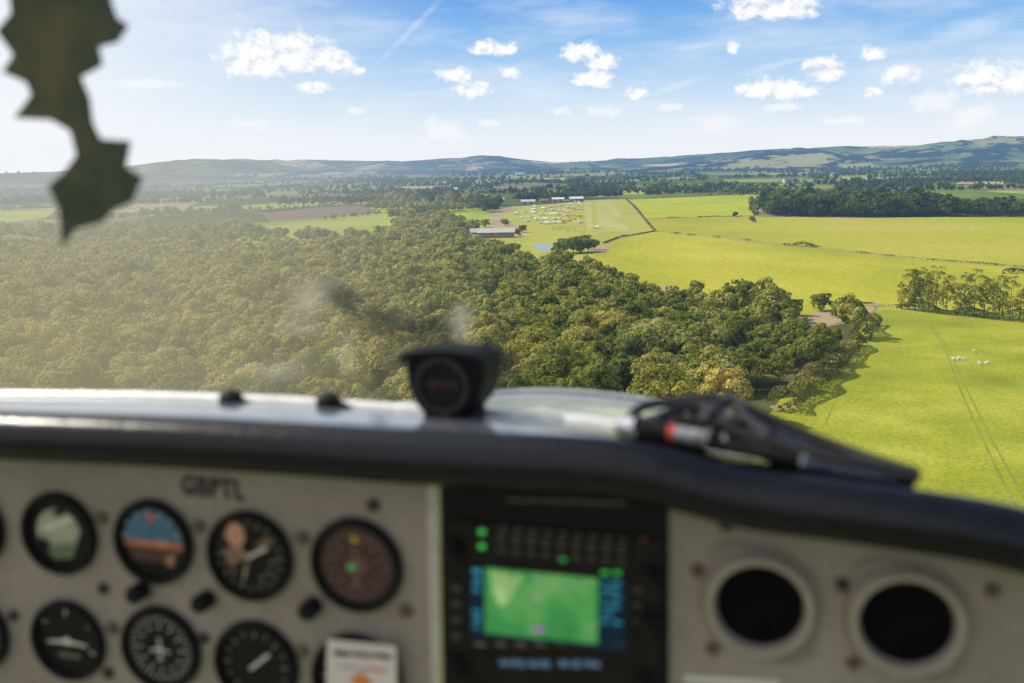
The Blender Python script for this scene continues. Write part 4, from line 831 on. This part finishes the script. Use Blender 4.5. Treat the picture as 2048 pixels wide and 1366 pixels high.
for (x,y,lab) in ((1520,1205,'left round air vent with pale rim and dark mouth'),(1812,1238,'right round air vent with pale rim and dark mouth')):
    c = pp(x,y); t = cthing('air_vent', lab, 'air vent', c)
    pts_ = []
    for k in range(48):
        a = 2*math.pi*k/48; rr = 0.0475 + 0.010*max(0,math.cos(2*(a-R(128))))**4; pts_.append((c.x+rr*math.cos(a), c.z+rr*math.sin(a)))
    mb = MB(); mb.prism(pts_, V0-0.003, V0-0.0002); mb.build('flange', M_boss, t, c)
    mb = MB(); mb.annulus(c,[(0.0440,-0.003),(0.0440,-0.010),(0.041,-0.014),(0.037,-0.014),(0.0350,-0.010),(0.0340,-0.0032)],48); mb.build('rim', M_ring, t, c, smooth=True)
    mb = MB(); mb.rev(c,[(0.0350,-0.0032),(0.0350,-0.0045),(0.010,-0.0046),(0,-0.0046)],40); mb.build('mouth', M_mouth, t, c)
path = smoothpath([pp(x,y,0.035) for x,y in [(-700,848),(-300,858),(0,870),(400,886),(860,915),(1150,928),(1290,944),(1380,968),(1500,998),(1700,1024),(1900,1052),(2048,1082),(2300,1150),(2600,1250)]],8)
b0 = pp(1024,920,0.035); r = cthing('glare_shield','dark padded glare shield along the top of the instrument panel','glare shield', b0)
mb = MB(); mb.tube(path, 0.0232, 24); mb.build('padded_roll', M_pad, r, b0, smooth=True)
back = [(-700,785),(-300,787),(0,790),(300,793),(600,803),(800,817),(1000,828),(1200,845),(1330,868),(1450,905),(1600,935),(1750,958),(1850,978),(2048,1030),(2300,1100),(2600,1190)]
bx_ = [b_[0] for b_ in back]; by_ = [b_[1] for b_ in back]; rows = [[],[],[],[],[]]
for p in path:
    w_ = MBODY @ p; d = w_-CAM; k = d.dot(F); X = 1024+FPX*d.dot(RX)/k
    top = p + Vector((0,0.016,0.0140)); bk = pp(X*0.985, float(np.interp(X, bx_, by_)), -0.14)
    for j in range(5):
        t = j/4; q = top.lerp(bk, t); q.z += 0.002*math.sin(math.pi*t); rows[j].append(q)
rows.append([q+Vector((0,0.01,-0.05)) for q in rows[4]]); mb = MB(); mb.loft(rows); mb.build('top_deck', M_deck, r, b0, smooth=True)
mb = MB(); mb.tube([q+Vector((0,-0.004,0.001)) for q in rows[4]][:60], 0.0055, 10); mb.build('screen_trim', plain('bright_trim',(0.88,0.87,0.85),0.35,metal=0.1), r, b0, smooth=True)
M_cowl = plain('cowl_paint',(0.55,0.62,0.70),0.2,spec=0.8,var=0.25,scale=5,coat=0.6)
def prof(lst, v, n=60):
    return smoothpath([pp(x,y,V0-v) for x,y in lst], 8)
ls = [(500,872),(600,845),(720,818),(850,795),(980,779),(1110,774),(1240,784),(1370,806),(1480,840),(1540,885),(1570,930)]
rows = []
for v, dy, dx in ((1.02,75,-60),(1.15,48,-35),(1.45,22,-15),(1.75,7,-5),(2.0,0,0),(2.15,8,0),(2.3,60,0)): rows.append(prof([(x+dx,y+dy) for x,y in ls], v))
b0 = rows[0][40].copy(); r = cthing('engine_cowling','pale blue glossy engine cowling beyond the windscreen','engine cowling', b0); mb = MB(); mb.loft(rows); mb.build('cowl_skin', M_cowl, r, b0, smooth=True)
mb = MB(); mb.tube([q+Vector((0,0,0.002)) for q in prof([(x-10,y+14) for x,y in ls],1.6)][6:-6],0.004,6); mb.build('panel_seam', plain('seam',(0.2,0.22,0.25),0.5), r, b0)
for (x,y,lab) in ((462,806,'left small black knob on the glare shield edge'),(657,812,'right small black knob on the glare shield edge')):
    c = pp(x,y-6,-0.12); mb = MB(); mb.rev(c,[(0.010,-0.014),(0.013,0.0),(0.012,0.006),(0.006,0.010),(0,0.011)],16,'z'); mb.tube([c+Vector((0,0,0.002)),c+Vector((0.024,0,-0.006))],[0.007,0.005],8); o = mb.build('small_knob', M_bez, None, c, BF, smooth=True); tag(o, lab, 'knob')
# compass
off = -0.08; c = pp(895,840,off); r = cthing('compass','black magnetic compass standing on the glare shield','compass', c)
def P2(l): return [(pp(x,y,off).x, pp(x,y,off).z) for x,y in l]
mb = MB(); yf = V0-off; M_comp = plain('compass_black',(0.010,0.009,0.010),0.6,spec=0.12,var=0.3)
front = P2([(812,730),(816,712),(832,704),(860,701),(890,700),(925,702),(950,707),(964,718),(968,736),(967,765),(960,792),(946,815),(928,832),(906,842),(880,842),(858,834),(838,816),(824,794),(815,765)])
ctr = Vector((sum(p_[0] for p_ in front)/len(front),0,sum(p_[1] for p_ in front)/len(front)))
def ringp(s, y, dz=0.0): return [Vector((ctr.x+(p_[0]-ctr.x)*s, y, ctr.z+(p_[1]-ctr.z)*s+dz)) for p_ in front]
n = len(front); vs = ringp(0.92,yf-0.004)+ringp(0.985,yf-0.001)+ringp(1.0,yf+0.004)+ringp(1.0,yf+0.058,-0.004)+ringp(0.9,yf+0.068,-0.006); fs = [tuple(range(n)), tuple(range(5*n-1,4*n-1,-1))]
for j in range(4): fs += [(j*n+i,j*n+(i+1)%n,(j+1)*n+(i+1)%n,(j+1)*n+i) for i in range(n)]
mb.add(vs,fs); mb.build('housing', M_comp, r, c)
mb = MB(); vis = P2([(805,716),(812,704),(850,698),(900,697),(950,702),(970,712),(968,722),(948,713),(890,708),(838,710),(814,722)]); mb.prism(vis, yf-0.012, yf+0.030); mb.build('visor', M_comp, r, c)
cw = pp(888,768,off); mb = MB(); mb.annulus((cw.x,yf,cw.z),[(0.0265,-0.004),(0.0265,-0.009),(0.0225,-0.009),(0.0215,-0.004)],36); mb.build('face_ring', plain('ring_grey',(0.035,0.034,0.036),0.4,spec=0.3), r, c, smooth=True)
mb = MB(); cxx = [(888+44*math.cos(a), 768+42*math.sin(a)) for a in [k*math.pi/12 for k in range(24)]]; mb.prism(P2(cxx), yf-0.0062, yf-0.0042); w_ = mb.build('window', plain('compass_glass',(0.008,0.007,0.008),0.3,spec=0.2), r, c)
for k in range(6):
    mb = MB(); x = 862+k*10; a = P2([(x,758),(x+3,758),(x+3,776 if k%2 else 768),(x,776 if k%2 else 768)]); mb.prism(a, yf-0.0068, yf-0.0064); mb.build('card_mark', plain('card_marks',(0.14,0.06,0.035),0.6), w_, c)
mb = MB(); a = pp(868,838,off); b_ = pp(925,840,off); mb.box(((a.x+b_.x)/2, yf+0.02, a.z-0.006),(abs(b_.x-a.x)*1.6,0.05,0.024)); mb.build('base', M_comp, r, c)
mb = MB(); a = pp(895,828,off); mb.rev((a.x,yf-0.004,a.z),[(0.004,0),(0.004,-0.003),(0,-0.0035)],10); mb.build('screw', M_screw, r, c)
# black pouch
front_ = [(1225,866),(1330,886),(1430,900),(1560,926),(1700,948),(1840,964)]; topm = [(1240,852),(1300,845),(1390,843),(1480,854),(1600,886),(1835,956)]; backm = [(1262,842),(1330,826),(1400,820),(1472,818),(1560,856),(1830,950)]
A1 = smoothpath([pp(x,y,0.0) for x,y in front_],10); A2 = smoothpath([pp(x,y,-0.07) for x,y in topm],10); A3 = smoothpath([pp(x,y,-0.12) for x,y in backm],10); rows = []
for j in range(21):
    t = j/20; row = []
    for i in range(len(A1)):
        q = A1[i].lerp(A2[i], t*2) if t < 0.5 else A2[i].lerp(A3[i], t*2-1); u_ = i/len(A1)
        wr = abs(mnoise.noise(Vector((i*0.30,j*0.42,3))))*0.022 + mnoise.noise(Vector((i*0.55+j*0.4,j*0.5,8)))*0.010 - 0.004
        q = q + Vector((0,0,wr*math.sin(math.pi*t)**0.5*(1 if u_<0.62 else 0.35))); row.append(q)
    rows.append(row)
rows.append([q+Vector((0,0.01,-0.04)) for q in rows[-1]])
M_cloth = plain('black_cloth',(0.014,0.013,0.014),0.45,spec=0.45,var=0.3)
c = pp(1430,890,-0.03); r = cthing('cloth_pouch','black crumpled cloth pouch lying on the right of the glare shield','pouch', c); mb = MB(); mb.loft(rows); mb.build('cloth', M_cloth, r, c, smooth=True)
def loop(pts, o_, rad, nm, m_=M_cloth):
    mb = MB(); mb.tube(smoothpath([pp(x,y,oo) for x,y,oo in pts],6),rad,8); mb.build(nm, m_, r, c, smooth=True)
loop([(1250,850,-0.04),(1285,814,-0.09),(1375,800,-0.10),(1452,795,-0.10),(1478,812,-0.08),(1482,850,-0.04)],0,0.0045,'strap')
loop([(1300,850,-0.03),(1345,822,-0.06),(1400,812,-0.07),(1440,830,-0.05),(1450,858,-0.02)],0,0.0045,'strap')
loop([(1400,852,-0.02),(1440,812,-0.06),(1472,802,-0.07),(1490,832,-0.04),(1540,872,-0.01)],0,0.004,'strap')
loop([(1470,864,-0.02),(1560,886,-0.01),(1680,918,0.0),(1780,940,0.0),(1838,956,0.0)],0,0.005,'strap')
loop([(1480,812,-0.09),(1540,840,-0.09),(1620,872,-0.08),(1720,910,-0.06),(1832,946,-0.03)],0,0.005,'strap')
loop([(1270,856,-0.02),(1350,848,-0.02),(1440,850,-0.02),(1475,866,-0.01),(1520,890,0.0)],0,0.0035,'zip_seam',M_bez)
mb = MB(); q = [pp(x,y,0.012) for x,y in [(1578,904),(1612,912),(1606,930),(1572,922)]]; mb.prism([(a.x,a.z) for a in q], V0-0.014, V0-0.012); mb.build('white_tag', plain('pale_tag',(0.65,0.66,0.70),0.5), r, c)
a = pp(1230,846,0.014); b_ = pp(1428,880,0.022); d = b_-a; c = a.lerp(b_,0.5); r = cthing('marker_pen','black marker pen with red band and grey label lying on the pouch','pen', c)
def seg(t0,t1,rad0,rad1,m_,nm): mb = MB(); mb.tube([a+d*t0,a+d*t1],[rad0,rad1],16); mb.build(nm,m_,r,c,smooth=True)
seg(0.0,0.08,0.004,0.005,plain('silver',(0.85,0.85,0.87),0.2,metal=0.8),'tip'); seg(0.08,0.20,0.0065,0.007,plain('silver_cap',(0.8,0.8,0.83),0.25,metal=0.5),'cap'); seg(0.20,0.55,0.0060,0.0062,M_bez,'barrel'); seg(0.55,0.61,0.0065,0.0065,plain('red_band',(0.50,0.05,0.03),0.5),'red_band'); seg(0.61,0.94,0.0062,0.0062,plain('grey_label',(0.20,0.20,0.205),0.5,var=0.8,scale=120),'label'); seg(0.94,1.0,0.0062,0.005,M_bez,'end_cap')
a = pp(1255,862,0.018); b_ = pp(1600,918,0.018); d = b_-a; c = a.lerp(b_,0.5); r = cthing('pen','slim black pen lying in front of the marker pen','pen', c); seg(0,0.05,0.002,0.004,plain('steel',(0.5,0.5,0.5),0.3,metal=0.8),'tip'); seg(0.05,1.0,0.0045,0.0055,M_bez,'barrel')
# hanging strip, upper left
vs_ = 0.66; offs = V0-vs_; pts2 = [(232,-160),(228,-60),(220,0),(232,35),(256,50),(234,84),(196,94),(204,130),(160,154),(178,196),(184,246),(200,278),(260,282),(250,334),(284,354),(262,404),(228,418),(200,446),(150,458),(124,490),(118,420),(96,372),(128,345),(152,310),(140,262),(102,240),(28,236),(62,190),(52,165),(4,144),(26,110),(-8,62),(22,26),(10,-60),(10,-160)]
q = [pp(x,y,offs) for x,y in pts2]; c = pp(140,0,offs); mb = MB(); mb.prism([(a.x,a.z) for a in q], vs_, vs_+0.0015)
m, nt, b, out = new_mat('olive_fabric'); tc = nt.nodes.new('ShaderNodeTexCoord'); nz = noise(nt, tc.outputs['Object'], 16, 4, 0.6); rp = ramp(nt,[(0.3,(0.055,0.075,0.055)),(0.5,(0.09,0.10,0.065)),(0.7,(0.17,0.14,0.07))]); nt.links.new(nz.outputs['Fac'],rp.inputs[0]); nt.links.new(rp.outputs[0],b.inputs['Base Color']); b.inputs['Roughness'].default_value=0.8; b.inputs['Specular IOR Level'].default_value=0.2
tl = nt.nodes.new('ShaderNodeBsdfTranslucent'); nt.links.new(rp.outputs[0], tl.inputs[0]); mxs = nt.nodes.new('ShaderNodeMixShader'); mxs.inputs[0].default_value = 0.15; nt.links.new(b.outputs[0], mxs.inputs[1]); nt.links.new(tl.outputs[0], mxs.inputs[2]); nt.links.new(mxs.outputs[0], out.inputs[0])
o = mb.build('torn_strip', m, None, c, BF); tag(o,'dark olive strip with ragged edges hanging at the upper left','strip')
# ghost reflection in the windscreen, painted as pale and dark see-through patches
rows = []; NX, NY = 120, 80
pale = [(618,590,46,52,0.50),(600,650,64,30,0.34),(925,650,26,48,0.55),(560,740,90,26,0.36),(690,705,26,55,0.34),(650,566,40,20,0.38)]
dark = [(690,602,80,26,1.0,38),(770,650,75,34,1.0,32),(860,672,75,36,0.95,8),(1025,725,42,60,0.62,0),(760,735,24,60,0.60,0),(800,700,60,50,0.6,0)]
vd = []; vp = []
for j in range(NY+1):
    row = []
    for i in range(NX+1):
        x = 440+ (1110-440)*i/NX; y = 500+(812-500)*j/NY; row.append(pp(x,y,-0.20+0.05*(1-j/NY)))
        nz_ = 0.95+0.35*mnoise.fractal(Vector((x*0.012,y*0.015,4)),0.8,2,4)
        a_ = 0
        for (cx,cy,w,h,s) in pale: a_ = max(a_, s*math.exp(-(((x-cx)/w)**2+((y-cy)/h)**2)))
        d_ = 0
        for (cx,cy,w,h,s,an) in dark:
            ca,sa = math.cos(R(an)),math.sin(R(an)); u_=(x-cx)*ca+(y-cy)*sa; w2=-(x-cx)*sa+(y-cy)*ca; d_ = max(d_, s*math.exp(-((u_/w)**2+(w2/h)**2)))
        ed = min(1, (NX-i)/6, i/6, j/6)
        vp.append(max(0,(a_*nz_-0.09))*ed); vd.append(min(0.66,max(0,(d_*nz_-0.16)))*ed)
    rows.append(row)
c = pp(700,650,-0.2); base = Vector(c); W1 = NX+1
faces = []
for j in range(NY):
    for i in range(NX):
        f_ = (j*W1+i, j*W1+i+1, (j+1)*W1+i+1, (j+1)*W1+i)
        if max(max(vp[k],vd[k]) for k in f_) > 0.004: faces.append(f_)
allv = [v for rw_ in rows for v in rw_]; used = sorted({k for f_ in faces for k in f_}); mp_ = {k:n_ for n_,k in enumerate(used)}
me = bpy.data.meshes.new('windscreen_reflection'); me.from_pydata([tuple(allv[k]-base) for k in used], [], [tuple(mp_[k] for k in f_) for f_ in faces]); me.polygons.foreach_set('use_smooth',[True]*len(me.polygons))
o = bpy.data.objects.new('windscreen_reflection', me); COL.objects.link(o); o.matrix_world = BF @ Matrix.Translation(base); tag(o,'pale and dark ghost reflection painted on the windscreen left of the compass','smear')
for nm, arr in (('pale_reflection', vp), ('dark_reflection', vd)):  # strength of the pale and dark parts of the painted reflection
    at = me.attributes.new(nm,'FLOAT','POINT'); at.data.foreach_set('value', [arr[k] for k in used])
m, nt, b, out = new_mat('ghost_reflection'); nt.nodes.remove(b); N = nt.nodes; L = nt.links
A1_ = N.new('ShaderNodeAttribute'); A1_.attribute_name='pale_reflection'; A2_ = N.new('ShaderNodeAttribute'); A2_.attribute_name='dark_reflection'
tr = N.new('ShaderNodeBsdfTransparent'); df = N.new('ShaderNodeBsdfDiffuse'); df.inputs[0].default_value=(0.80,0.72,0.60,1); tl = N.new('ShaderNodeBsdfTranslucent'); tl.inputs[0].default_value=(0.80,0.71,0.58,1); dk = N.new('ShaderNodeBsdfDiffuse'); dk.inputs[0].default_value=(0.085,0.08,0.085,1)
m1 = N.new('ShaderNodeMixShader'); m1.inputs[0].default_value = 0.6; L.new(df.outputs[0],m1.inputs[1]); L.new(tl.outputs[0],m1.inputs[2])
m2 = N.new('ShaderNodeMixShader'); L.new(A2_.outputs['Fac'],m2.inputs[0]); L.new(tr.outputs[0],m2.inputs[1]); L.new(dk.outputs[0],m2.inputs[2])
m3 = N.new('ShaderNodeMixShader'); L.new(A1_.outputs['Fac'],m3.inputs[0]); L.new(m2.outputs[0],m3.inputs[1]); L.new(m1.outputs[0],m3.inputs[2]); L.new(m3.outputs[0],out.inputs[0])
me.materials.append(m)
